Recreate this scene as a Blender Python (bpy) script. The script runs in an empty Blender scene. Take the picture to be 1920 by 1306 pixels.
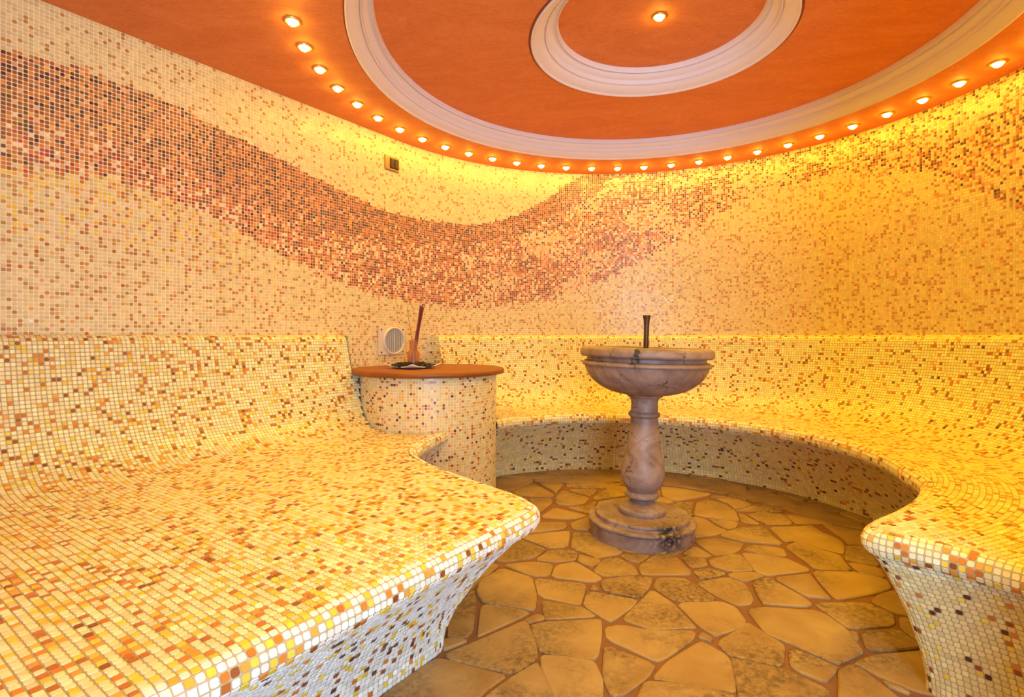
import bpy, bmesh, math, random
import numpy as np
from mathutils import Vector, Matrix

# ------------------------------------------------------------------ camera, light, exposure
sc = bpy.context.scene
COL = sc.collection
FPX, HY = 1004.0, 628.5                       # focal length in pixels, horizon row (1920x1306 frame)
cam_d = bpy.data.cameras.new('camera'); cam = bpy.data.objects.new('camera', cam_d); COL.objects.link(cam)
cam.location = (0, 0, 1.0); cam.rotation_euler = (math.pi/2, 0, 0)
cam_d.sensor_fit = 'HORIZONTAL'; cam_d.sensor_width = 36.0; cam_d.lens = FPX/1920*36.0
cam_d.shift_y = -(653-HY)/1920; cam_d.clip_start = 0.02
sc.camera = cam
sc.view_settings.view_transform = 'Standard'
try: sc.view_settings.look = 'None'
except Exception: pass
sc.view_settings.gamma = 1.0; sc.view_settings.use_curve_mapping = False
sc.view_settings.exposure = 0.0
world = bpy.data.worlds.new('sky'); sc.world = world; world.use_nodes = True
bg = world.node_tree.nodes['Background']
bg.inputs[0].default_value = (0.60, 0.72, 1.0, 1); bg.inputs[1].default_value = 0.3
LAMP_COL = (1.0, 0.67, 0.010); LAMP_W = 6.2; CENTRE_W = 6.0; BULB_E = 135.0; FILL_W = 60.0
DAY_COL = (0.40, 0.66, 1.0); DAY_W = 135.0
dl = bpy.data.lights.new('daylight', 'AREA'); dl.shape = 'RECTANGLE'; dl.size = 0.8; dl.size_y = 1.8
dl.energy = DAY_W; dl.color = DAY_COL
dlo = bpy.data.objects.new('doorway_daylight', dl); COL.objects.link(dlo)
dlo.location = (0.45, -1.52, 1.15); dlo.rotation_euler = (math.radians(90), 0, 0)   # in the open doorway, shining into the room

# ------------------------------------------------------------------ plan of the room (metres, camera at the origin)
E2 = np.array([0.5800551, 0.81457724]); N2 = np.array([0.81457724, -0.5800551])
W0 = -2.904814                                # n.p on the straight wall
C2 = np.array([0.742, 2.726]); R = 1.928      # centre and radius of the round wall
VT = float(E2 @ C2); TH0 = math.atan2(-N2[1], -N2[0])
H = 2.4
P = 0.017                                     # tile pitch
rng = np.random.default_rng(7); random.seed(7)

def uv(u, v):
    u = np.asarray(u, float); v = np.asarray(v, float)
    return np.stack([N2[0]*(u+W0)+E2[0]*v, N2[1]*(u+W0)+E2[1]*v], -1)
def wall_pt(s, off=0.0):
    s = np.asarray(s, float)
    a = uv(np.full_like(s, off), s)
    th = TH0-(s-VT)/R
    b = np.stack([C2[0]+(R-off)*np.cos(th), C2[1]+(R-off)*np.sin(th)], -1)
    return np.where((s <= VT)[..., None], a, b)
def s_of_deg(d): return VT+R*((TH0-math.radians(d)) % (2*math.pi))
def xyz(p, z): return np.concatenate([p, np.asarray(z, float)[..., None]], -1)
S0, S1 = -0.55, VT+R*(TH0+math.radians(69.0))
JAMB = wall_pt(np.array([S1]))[0]

# ------------------------------------------------------------------ tagging
def tag(o, label=None, cat=None, group=None, kind=None):
    if label: o['label'] = label
    if cat: o['category'] = cat
    if group: o['group'] = group
    if kind: o['kind'] = kind
    return o
def empty(name, loc=(0, 0, 0), rz=0):
    o = bpy.data.objects.new(name, None); COL.objects.link(o); o.location = loc; o.rotation_euler = (0, 0, rz)
    o.empty_display_size = 0.05
    return o
def link(name, me, mat=None, parent=None):
    o = bpy.data.objects.new(name, me); COL.objects.link(o)
    if mat is not None and not me.materials: me.materials.append(mat)
    if parent is not None: o.parent = parent
    return o

# ------------------------------------------------------------------ materials
def nodes(name):
    m = bpy.data.materials.new(name); m.use_nodes = True
    nt = m.node_tree; b = nt.nodes['Principled BSDF']
    return m, nt, b
def N(nt, typ, **kw):
    n = nt.nodes.new(typ)
    for k, v in kw.items():
        if k in n.inputs: n.inputs[k].default_value = v
        else: setattr(n, k, v)
    return n
def ramp(nt, fac, stops):
    r = N(nt, 'ShaderNodeValToRGB'); nt.links.new(fac, r.inputs[0])
    while len(r.color_ramp.elements) < len(stops): r.color_ramp.elements.new(0.5)
    for e, (p, c) in zip(r.color_ramp.elements, stops): e.position = p; e.color = (*c, 1)
    return r.outputs[0]
def mixc(nt, fac, a, b, mode='MIX'):
    m = N(nt, 'ShaderNodeMix'); m.data_type = 'RGBA'; m.blend_type = mode
    for k, v in ((0, fac), (6, a), (7, b)):
        if hasattr(v, 'node'): nt.links.new(v, m.inputs[k])
        elif k == 0: m.inputs[k].default_value = v
        else: m.inputs[k].default_value = (*v, 1)
    return m.outputs[2]
def obj_coord(nt): return N(nt, 'ShaderNodeTexCoord').outputs['Object']
def noise(nt, vec, scale, detail=4, rough=0.55, dist=0.0):
    n = N(nt, 'ShaderNodeTexNoise'); n.inputs['Scale'].default_value = scale; n.inputs['Detail'].default_value = detail
    n.inputs['Roughness'].default_value = rough; n.inputs['Distortion'].default_value = dist
    nt.links.new(vec, n.inputs['Vector']); return n.outputs['Fac']
def bump(nt, b, h, strength, dist=0.01):
    k = N(nt, 'ShaderNodeBump'); k.inputs['Strength'].default_value = strength; k.inputs['Distance'].default_value = dist
    nt.links.new(h, k.inputs['Height']); nt.links.new(k.outputs[0], b.inputs['Normal'])
def simple(name, col, rough=0.5, metal=0.0, vary=0.1):
    m, nt, b = nodes(name)
    n = noise(nt, obj_coord(nt), 60, 3)
    c = mixc(nt, n, tuple(x*(1-vary) for x in col), tuple(min(1, x*(1+vary*.8)) for x in col))
    nt.links.new(c, b.inputs['Base Color']); b.inputs['Roughness'].default_value = rough; b.inputs['Metallic'].default_value = metal
    return m

def tile_material():
    m, nt, b = nodes('glass_mosaic_tile')
    a = N(nt, 'ShaderNodeAttribute'); a.attribute_name = 'tile_colour'
    n = noise(nt, obj_coord(nt), 240, 2)
    c = mixc(nt, n, (0.86, 0.86, 0.86), (1.0, 1.0, 1.0))
    nt.links.new(mixc(nt, 1.0, a.outputs['Color'], c, 'MULTIPLY'), b.inputs['Base Color'])
    b.inputs['Roughness'].default_value = 0.30
    return m
M_TILE = tile_material()
def grout(name, c1, c2):
    m, nt, b = nodes(name); n = noise(nt, obj_coord(nt), 25, 5)
    nt.links.new(mixc(nt, n, c1, c2), b.inputs['Base Color']); b.inputs['Roughness'].default_value = 0.9
    bump(nt, b, noise(nt, obj_coord(nt), 400, 3), 0.3, 0.002)
    return m
M_GROUT_WALL = grout('pale_wall_grout', (0.80, 0.67, 0.46), (0.88, 0.76, 0.56))
M_GROUT_SEAT = grout('beige_seat_grout', (0.36, 0.285, 0.16), (0.47, 0.38, 0.23))

def plaster(name, c1, c2, c3):
    m, nt, b = nodes(name); v = obj_coord(nt)
    mp = N(nt, 'ShaderNodeMapping'); nt.links.new(v, mp.inputs[0]); mp.inputs['Scale'].default_value = (1, 2.2, 1); mp.inputs['Rotation'].default_value = (0, 0, 0.7)
    n1 = noise(nt, mp.outputs[0], 2.2, 8, 0.65, 1.6); n2 = noise(nt, mp.outputs[0], 14, 6, 0.7, 0.8)
    base = ramp(nt, n1, [(0.36, c1), (0.52, c2), (0.66, c3)])
    n3 = noise(nt, mp.outputs[0], 40, 5, 0.75, 1.2)
    fine = ramp(nt, n3, [(0.32, tuple(x*.78 for x in c1)), (0.5, c2), (0.7, tuple(min(1, x*1.15) for x in c3))])
    nt.links.new(mixc(nt, 0.35, mixc(nt, n2, base, c2), fine), b.inputs['Base Color'])
    b.inputs['Roughness'].default_value = 0.75; bump(nt, b, n2, 0.12, 0.004)
    return m
M_CEIL = plaster('orange_stucco', (0.58, 0.150, 0.036), (0.72, 0.225, 0.062), (0.82, 0.31, 0.11))
M_TRIM = simple('white_plaster_moulding', (0.82, 0.75, 0.78), 0.6, vary=.02)
M_LINE = simple('rust_paint_and_shadow_line', (0.25, 0.05, 0.01), 0.7)

def stone_material():
    m, nt, b = nodes('sandstone_flag'); v = obj_coord(nt)
    oi = N(nt, 'ShaderNodeObjectInfo')
    ad = N(nt, 'ShaderNodeVectorMath'); ad.operation = 'ADD'; nt.links.new(v, ad.inputs[0])
    sc_ = N(nt, 'ShaderNodeMath'); sc_.operation = 'MULTIPLY'; nt.links.new(oi.outputs['Random'], sc_.inputs[0]); sc_.inputs[1].default_value = 37.0
    nt.links.new(sc_.outputs[0], ad.inputs[1]); vv = ad.outputs[0]
    n1 = noise(nt, vv, 5.5, 6, 0.6, 0.6); n2 = noise(nt, vv, 55, 5, 0.7); n3 = noise(nt, vv, 3.1, 3, 0.5, 0.3)
    base = ramp(nt, oi.outputs['Random'], [(0.0, (0.23, 0.115, 0.032)), (0.35, (0.295, 0.16, 0.048)), (0.7, (0.345, 0.20, 0.066)), (1.0, (0.26, 0.14, 0.040))])
    c = mixc(nt, ramp(nt, n1, [(0.35, (0, 0, 0)), (0.75, (1, 1, 1))]), base, (0.41, 0.265, 0.10))
    k = N(nt, 'ShaderNodeMath'); k.operation = 'MULTIPLY'
    nt.links.new(ramp(nt, n3, [(0.43, (0, 0, 0)), (0.62, (1, 1, 1))]), k.inputs[0]); nt.links.new(ramp(nt, n2, [(0.38, (0, 0, 0)), (0.62, (1, 1, 1))]), k.inputs[1])
    c = mixc(nt, k.outputs[0], c, (0.11, 0.062, 0.03))
    nt.links.new(c, b.inputs['Base Color'])
    b.inputs['Roughness'].default_value = 0.62
    bump(nt, b, mixc(nt, 0.5, n2, n1), 0.35, 0.006)
    return m
M_STONE = stone_material()
M_FGROUT = grout('rust_floor_grout', (0.17, 0.065, 0.02), (0.25, 0.11, 0.04))

def marble_material():
    m, nt, b = nodes('weathered_pink_marble'); v = obj_coord(nt)
    n1 = noise(nt, v, 7, 7, 0.65, 0.8); n2 = noise(nt, v, 38, 5, 0.7); n3 = noise(nt, v, 3.0, 4, 0.5)
    c = ramp(nt, n1, [(0.28, (0.12, 0.065, 0.045)), (0.45, (0.23, 0.145, 0.112)), (0.60, (0.32, 0.215, 0.175)), (0.78, (0.46, 0.35, 0.29))])
    c = mixc(nt, ramp(nt, n3, [(0.45, (0, 0, 0)), (0.7, (0.6, 0.6, 0.6))]), c, (0.23, 0.12, 0.055))
    # thin dark cracks: edges of distorted cells, kept to some areas
    wv = N(nt, 'ShaderNodeTexNoise'); wv.inputs['Scale'].default_value = 9; wv.inputs['Detail'].default_value = 4; nt.links.new(v, wv.inputs['Vector'])
    ws = N(nt, 'ShaderNodeVectorMath'); ws.operation = 'SCALE'; nt.links.new(wv.outputs['Color'], ws.inputs[0]); ws.inputs['Scale'].default_value = 0.16
    wa = N(nt, 'ShaderNodeVectorMath'); wa.operation = 'ADD'; nt.links.new(v, wa.inputs[0]); nt.links.new(ws.outputs[0], wa.inputs[1])
    vo = N(nt, 'ShaderNodeTexVoronoi'); vo.feature = 'DISTANCE_TO_EDGE'; vo.inputs['Scale'].default_value = 5.5; nt.links.new(wa.outputs[0], vo.inputs['Vector'])
    crack = ramp(nt, vo.outputs['Distance'], [(0.0, (1, 1, 1)), (0.016, (0, 0, 0))])
    gate = ramp(nt, noise(nt, v, 6.5, 2), [(0.45, (0, 0, 0)), (0.53, (1, 1, 1))])
    k = N(nt, 'ShaderNodeMath'); k.operation = 'MULTIPLY'; nt.links.new(crack, k.inputs[0]); nt.links.new(gate, k.inputs[1])
    c = mixc(nt, k.outputs[0], c, (0.06, 0.035, 0.03))
    pit = ramp(nt, n2, [(0.66, (0, 0, 0)), (0.74, (1, 1, 1))])
    c = mixc(nt, pit, c, (0.16, 0.09, 0.06))
    # black worn patch on the plinth's front edge
    sep = N(nt, 'ShaderNodeVectorMath'); sep.operation = 'DISTANCE'; nt.links.new(v, sep.inputs[0]); sep.inputs[1].default_value = (0.075, -0.247, 0.085)
    st = ramp(nt, sep.outputs['Value'], [(0.035, (1, 1, 1)), (0.125, (0, 0, 0))])
    k2 = N(nt, 'ShaderNodeMath'); k2.operation = 'MULTIPLY'; nt.links.new(st, k2.inputs[0]); nt.links.new(ramp(nt, noise(nt, v, 60, 4), [(0.38, (0, 0, 0)), (0.5, (1, 1, 1))]), k2.inputs[1])
    c = mixc(nt, k2.outputs[0], c, (0.02, 0.015, 0.02))
    nt.links.new(c, b.inputs['Base Color']); b.inputs['Roughness'].default_value = 0.5
    bump(nt, b, n2, 0.35, 0.004)
    return m
M_MARBLE = marble_material()
M_PIPE = simple('dark_bronze', (0.10, 0.055, 0.035), 0.45, 0.8)
M_SLAB = plaster('terracotta_slab', (0.17, 0.042, 0.006), (0.24, 0.062, 0.009), (0.29, 0.085, 0.013))
M_SLAB.node_tree.nodes['Principled BSDF'].inputs['Roughness'].default_value = 0.5
M_WHITE = simple('white_plastic', (0.66, 0.54, 0.42), 0.4)
M_GREY = simple('grey_metal_slats', (0.55, 0.52, 0.46), 0.35, 0.3)
M_BLACK = simple('black_screw', (0.03, 0.02, 0.02), 0.5)
M_STEEL = simple('brushed_frame', (0.42, 0.27, 0.11), 0.35, 0.5)
M_SWITCH = simple('dark_brown_switch', (0.055, 0.022, 0.018), 0.35)
M_CERAMIC = simple('white_glazed_ceramic', (0.80, 0.78, 0.76), 0.2)
M_PETAL = simple('dark_dried_petals', (0.012, 0.005, 0.009), 0.6)
M_REED = simple('dark_red_reed', (0.17, 0.022, 0.018), 0.6)
M_LIQUID = simple('dark_red_oil', (0.10, 0.012, 0.012), 0.15)
def glass_material():
    m, nt, b = nodes('amber_bottle_glass')
    n = noise(nt, obj_coord(nt), 20, 2)
    nt.links.new(mixc(nt, n, (0.80, 0.42, 0.20), (0.88, 0.50, 0.26)), b.inputs['Base Color'])
    b.inputs['Roughness'].default_value = 0.08; b.inputs['IOR'].default_value = 1.2
    b.inputs['Transmission Weight'].default_value = 0.8
    return m
M_GLASS = glass_material()
def bulb_material():
    m, nt, b = nodes('glowing_halogen_bulb')
    b.inputs['Base Color'].default_value = (1, 0.9, 0.7, 1)
    b.inputs['Emission Color'].default_value = (1.0, 0.62, 0.05, 1); b.inputs['Emission Strength'].default_value = BULB_E
    return m
M_BULB = bulb_material()
M_RING = simple('brass_lamp_ring', (0.70, 0.42, 0.16), 0.3, 0.6)
M_DOORFRAME = simple('white_door_frame', (0.7, 0.68, 0.64), 0.5)

# ------------------------------------------------------------------ tile colours
PAL = np.array([(0.80, 0.69, 0.37), (0.84, 0.77, 0.48), (0.82, 0.67, 0.38),      # 0-2 creams
                (0.78, 0.56, 0.07), (0.78, 0.36, 0.055), (0.66, 0.21, 0.03),      # 3 yellow 4 light orange 5 orange
                (0.50, 0.15, 0.030), (0.27, 0.075, 0.022), (0.095, 0.030, 0.018), # 6 burnt 7 brown 8 dark brown
                (0.46, 0.045, 0.028), (0.50, 0.255, 0.060), (0.74, 0.36, 0.16),       # 9 red 10 tan 11 salmon
                (0.72, 0.57, 0.25), (0.76, 0.63, 0.29), (0.74, 0.55, 0.27),       # 12-14 tan creams of the walls
                (0.84, 0.83, 0.78), (0.80, 0.78, 0.71), (0.82, 0.80, 0.70)])      # 15-17 creams whitened to paint daylight on the front edge and skirt
NP_ = len(PAL); NV = 3
PALV = np.clip(np.concatenate([PAL*k for k in (0.90, 1.0, 1.08)]), 0, 1)
def pick(n, probs):
    k = list(probs); p = np.array([probs[i] for i in k], float); p /= p.sum()
    base = rng.choice(np.array(k), size=n, p=p)
    return base+NP_*rng.integers(0, NV, n)
BENCH = {0: .27, 1: .26, 2: .14, 3: .12, 4: .10, 5: .05, 6: .05, 7: .018}
PALE = {12: .30, 13: .33, 14: .17, 3: .04, 4: .045, 5: .045, 6: .02, 7: .032, 8: .016}
SKIRT_R = {0: .33, 1: .33, 2: .20, 3: .05, 5: .02, 6: .02, 7: .03, 8: .02}
BACKP = {0: .30, 1: .30, 2: .17, 3: .095, 4: .025, 5: .035, 6: .055, 7: .040}
BACKR = {0: .34, 1: .32, 2: .19, 3: .03, 4: .025, 5: .02, 6: .045, 7: .038, 8: .004}
LIPC = {15: .30, 16: .22, 17: .18, 3: .15, 4: .07, 5: .04, 6: .02, 7: .02}
SKIRT = {15: .27, 16: .34, 17: .17, 3: .085, 5: .02, 6: .02, 7: .055, 8: .035}

# ------------------------------------------------------------------ mosaic builder
def project(p):
    y = np.maximum(p[..., 1], 1e-3)
    return np.stack([960+FPX*p[..., 0]/y, HY-FPX*(p[..., 2]-1)/y], -1)
def shoelace(q): 
    x, y = q[..., 0], q[..., 1]
    return 0.5*(x*np.roll(y, -1, -1)-y*np.roll(x, -1, -1)).sum(-1)
def quad_normals(Q):
    n = np.cross(Q[:, 2]-Q[:, 0], Q[:, 3]-Q[:, 1]); l = np.linalg.norm(n, axis=1, keepdims=True)
    return n/np.maximum(l, 1e-12)
def mesh_np(name, verts, faces_flat, starts, colours=None, smooth=False):
    me = bpy.data.meshes.new(name)
    me.vertices.add(len(verts)); me.vertices.foreach_set('co', np.ascontiguousarray(verts, np.float32).ravel())
    me.loops.add(len(faces_flat)); me.loops.foreach_set('vertex_index', np.ascontiguousarray(faces_flat, np.int32))
    me.polygons.add(len(starts)); me.polygons.foreach_set('loop_start', np.ascontiguousarray(starts, np.int32))
    if colours is not None:
        a = me.attributes.new('tile_colour', 'FLOAT_COLOR', 'POINT')
        a.data.foreach_set('color', np.ascontiguousarray(colours, np.float32).ravel())
    me.update(calc_edges=True)
    me.polygons.foreach_set('use_smooth', np.full(len(starts), smooth))
    return me
HT = 0.0018; JOINT = 0.0025
OCT = np.array([(-.62, -1), (.62, -1), (1, -.62), (1, .62), (.62, 1), (-.62, 1), (-1, .62), (-1, -.62)])
SQ = np.array([(-1, -1), (1, -1), (1, 1), (-1, 1)], float)
def unit_ring(k):
    return OCT if k == 8 else SQ
def tiles_geometry(Q, cid, k):
    """Q (n,4,3) cell corners, counter-clockwise seen from the front -> verts, faces, starts, colours"""
    n = len(Q); st = unit_ring(k)
    nrm = quad_normals(Q)
    ea = np.linalg.norm(Q[:, 1]-Q[:, 0], axis=1); eb = np.linalg.norm(Q[:, 3]-Q[:, 0], axis=1)
    def ring(inset, h):
        ka = 1-inset/np.maximum(ea, 1e-4); kb = 1-inset/np.maximum(eb, 1e-4)
        s = st[None, :, 0]*np.clip(ka, .2, 1)[:, None]; t = st[None, :, 1]*np.clip(kb, .2, 1)[:, None]
        w = np.stack([(1-s)*(1-t), (1+s)*(1-t), (1+s)*(1+t), (1-s)*(1+t)], -1)/4
        hh = h if np.isscalar(h) else h
        return np.einsum('nkc,ncd->nkd', w, Q)+nrm[:, None, :]*(np.asarray(hh)[..., None] if not np.isscalar(hh) else hh)
    tilt = rng.normal(0, 1, (n, 2))*0.0005*(1 if k == 8 else .5)
    top_h = HT+(tilt[:, None, 0]*st[None, :, 0]+tilt[:, None, 1]*st[None, :, 1])
    b = ring(JOINT, -0.0004); t = ring(JOINT+0.0011, top_h)
    V = np.concatenate([b, t], 1).reshape(-1, 3)
    one = []
    for i in range(k): one.append([i, (i+1) % k, k+(i+1) % k, k+i])
    top = [k+i for i in range(k)]
    flat = np.array(sum(one, [])+top); ls = np.array([4*i for i in range(k)]+[4*k])
    L = len(flat)
    faces = (flat[None]+(np.arange(n)*2*k)[:, None]).ravel()
    starts = (ls[None]+(np.arange(n)*L)[:, None]).ravel()
    col = np.repeat(np.concatenate([PALV[cid], np.ones((n, 1))], 1), 2*k, 0)
    return V, faces, starts, col
def poly_tiles(polys, cids, nrms):
    V, F, S, Cc = [], [], [], []
    for p, c, nn in zip(polys, cids, nrms):
        p = np.asarray(p); ctr = p.mean(0); m = len(p)
        d = np.linalg.norm(p-ctr, axis=1, keepdims=True)
        b = p+(ctr-p)*np.minimum(.45, JOINT*0.6/np.maximum(d, 1e-4)); t = p+(ctr-p)*np.minimum(.6, (JOINT*0.6+.001)/np.maximum(d, 1e-4))+nn*HT
        o = len(V); V += list(b-nn*.0004)+list(t)
        for i in range(m): S.append(len(F)); F += [o+i, o+(i+1) % m, o+m+(i+1) % m, o+m+i]
        S.append(len(F)); F += [o+m+i for i in range(m)]
        Cc += [(*PALV[c], 1)]*(2*m)
    return np.array(V).reshape(-1, 3), np.array(F, int), np.array(S, int), np.array(Cc).reshape(-1, 4)
def unit_tile_mesh(ci, cache={}):
    if ci not in cache:
        a = JOINT/P; k = 8
        b = OCT*(1-a)/2; t = OCT*(1-a-0.0011/P)/2
        V = [(x, y, -.0004) for x, y in b]+[(x, y, HT) for x, y in t]
        F = [[i, (i+1) % k, k+(i+1) % k, k+i] for i in range(k)]+[[k+i for i in range(k)]]
        me = bpy.data.meshes.new('tile'); me.from_pydata(V, [], F)
        at = me.attributes.new('tile_colour', 'FLOAT_COLOR', 'POINT')
        at.data.foreach_set('color', np.tile(np.append(PALV[ci], 1), len(V)).astype(np.float32))
        me.materials.append(M_TILE); cache[ci] = me
    return cache[ci]
def mosaic(parent, Q, cid, cut=None, singles=300, detail_px=9.0, grout_mat=None, body='body'):
    """Q cells, cid palette ids; cut = (polys, cids, normals). Builds grout body, the largest tiles as parts, the rest as one stuff part."""
    pq = project(Q); nrm = quad_normals(Q); ctr = Q.mean(1)
    facing = (nrm*(np.array([0, 0, 1.0])-ctr)).sum(1) > 0.02
    ar = np.abs(shoelace(pq)); inf = (pq[..., 0] > 4).all(1) & (pq[..., 0] < 1916).all(1) & (pq[..., 1] > 4).all(1) & (pq[..., 1] < 1302).all(1) & (Q[..., 1] > .2).all(1)
    score = np.where(facing & inf, ar, 0)
    take = np.zeros(len(Q), bool)
    if singles:
        take[np.argsort(-score)[:singles]] = True; take &= score > 0
    # grout body
    V = Q.reshape(-1, 3); F = np.arange(len(V)); S = np.arange(0, len(V), 4)
    if cut and len(cut[0]):
        vs, fs, ss = [V], [F], [S]; o = len(V); l = len(F)
        for p in cut[0]:
            vs.append(np.asarray(p)); fs.append(np.arange(o, o+len(p))); ss.append(np.array([l])); o += len(p); l += len(p)
        V, F, S = np.concatenate(vs), np.concatenate(fs), np.concatenate(ss)
    bo = link(body, mesh_np(body, V, F, S), grout_mat, parent)
    rest = ~take; big = rest & (score > detail_px**2*0.6); small = rest & ~big
    blocks = [tiles_geometry(Q[big], cid[big], 8), tiles_geometry(Q[small], cid[small], 4)]
    if cut and len(cut[0]): blocks.append(poly_tiles(*cut))
    vs, fs, ss, cs = [], [], [], []; o = l = 0
    for v, f, s, c in blocks:
        if not len(v): continue
        vs.append(v); fs.append(f+o); ss.append(s+l); cs.append(c); o += len(v); l += len(f)
    mo = link('mosaic_tiles', mesh_np('mosaic_tiles', np.concatenate(vs), np.concatenate(fs), np.concatenate(ss), np.concatenate(cs)), M_TILE, parent)
    mo['kind'] = 'stuff'
    for i in np.nonzero(take)[0]:
        q = Q[i]; ax = (q[1]+q[2]-q[0]-q[3])/2; ay = (q[2]+q[3]-q[0]-q[1])/2
        x = ax/np.linalg.norm(ax); z = nrm[i]; y = np.cross(z, x)
        lx, ly = np.linalg.norm(ax), abs(ay @ y)
        M = Matrix(((x[0]*lx, y[0]*ly, z[0], ctr[i][0]), (x[1]*lx, y[1]*ly, z[1], ctr[i][1]), (x[2]*lx, y[2]*ly, z[2], ctr[i][2]), (0, 0, 0, 1)))
        t = bpy.data.objects.new('tile', unit_tile_mesh(int(cid[i]))); COL.objects.link(t); t.parent = parent
        t.matrix_basis = (parent.matrix_basis.inverted() @ M) if parent else M
    return bo

def catmull(pts, per=24):
    p = np.array(pts, float); p = np.concatenate([[2*p[0]-p[1]], p, [2*p[-1]-p[-2]]])
    out = []
    for i in range(1, len(p)-2):
        t = np.linspace(0, 1, per, endpoint=False)[:, None]
        a, b, c, d = p[i-1], p[i], p[i+1], p[i+2]
        out.append(0.5*((2*b)+(-a+c)*t+(2*a-5*b+4*c-d)*t*t+(-a+3*b-3*c+d)*t**3))
    out.append(p[-2:-1]); return np.concatenate(out)
def arclen(p): return np.concatenate([[0], np.cumsum(np.linalg.norm(np.diff(p, axis=0), axis=1))])
def at_len(p, L, q): return np.stack([np.interp(q, L, p[:, k]) for k in range(p.shape[1])], -1)
def resample_profile(pts, n=None):
    """profile polyline -> points spaced about one pitch"""
    p = catmull(pts, 10); L = arclen(p); k = max(1, int(round(L[-1]/P))) if n is None else n
    return at_len(p, L, np.linspace(0, L[-1], k+1))
def grid_quads(G):
    """G (i,j,3): cells with corners i,j / i,j+1 / i+1,j+1 / i+1,j"""
    return np.stack([G[:-1, :-1], G[:-1, 1:], G[1:, 1:], G[1:, :-1]], 2).reshape(-1, 4, 3)
def clip_half(poly, a, nrm):
    out = []; m = len(poly); d = [(q[:2]-a) @ nrm for q in poly]
    for i in range(m):
        j = (i+1) % m
        if d[i] >= 0: out.append(poly[i])
        if (d[i] >= 0) != (d[j] >= 0): out.append(poly[i]+(poly[j]-poly[i])*(d[i]/(d[i]-d[j])))
    return out
def clip_cells(Q, rail, colour_fn):
    """keep the cells whose plan lies on the LEFT of the rail polyline; cut those it crosses. rail (m,2)"""
    a, b = rail[:-1], rail[1:]; t = b-a; l = np.linalg.norm(t, axis=1, keepdims=True); t = t/np.maximum(l, 1e-9); nn = np.stack([-t[:, 1], t[:, 0]], 1)
    ctr = Q[:, :, :2].mean(1); inside = np.zeros(len(Q), bool); dist = np.zeros(len(Q)); idx = np.zeros(len(Q), int)
    for s in range(0, len(Q), 4000):
        c = ctr[s:s+4000]; w = c[:, None]-a[None]
        k = np.clip((w*t[None]).sum(-1), 0, l[None, :, 0]); d = np.linalg.norm(w-k[..., None]*t[None], axis=-1)
        i = d.argmin(1); idx[s:s+4000] = i; dist[s:s+4000] = d[np.arange(len(c)), i]
        inside[s:s+4000] = (w[np.arange(len(c)), i]*nn[i]).sum(-1) > 0
    near = dist < P*0.72
    keep = inside & ~near
    polys, nrms = [], []
    for i in np.nonzero(near)[0]:
        p = clip_half(list(Q[i]), a[idx[i]], nn[idx[i]])
        if len(p) < 3: continue
        p = np.array(p); ar = abs(shoelace(p[:, :2]))
        if ar < 0.00002: continue
        polys.append(p); nrms.append(quad_normals(Q[i:i+1])[0])
    return Q[keep], polys, nrms

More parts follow.
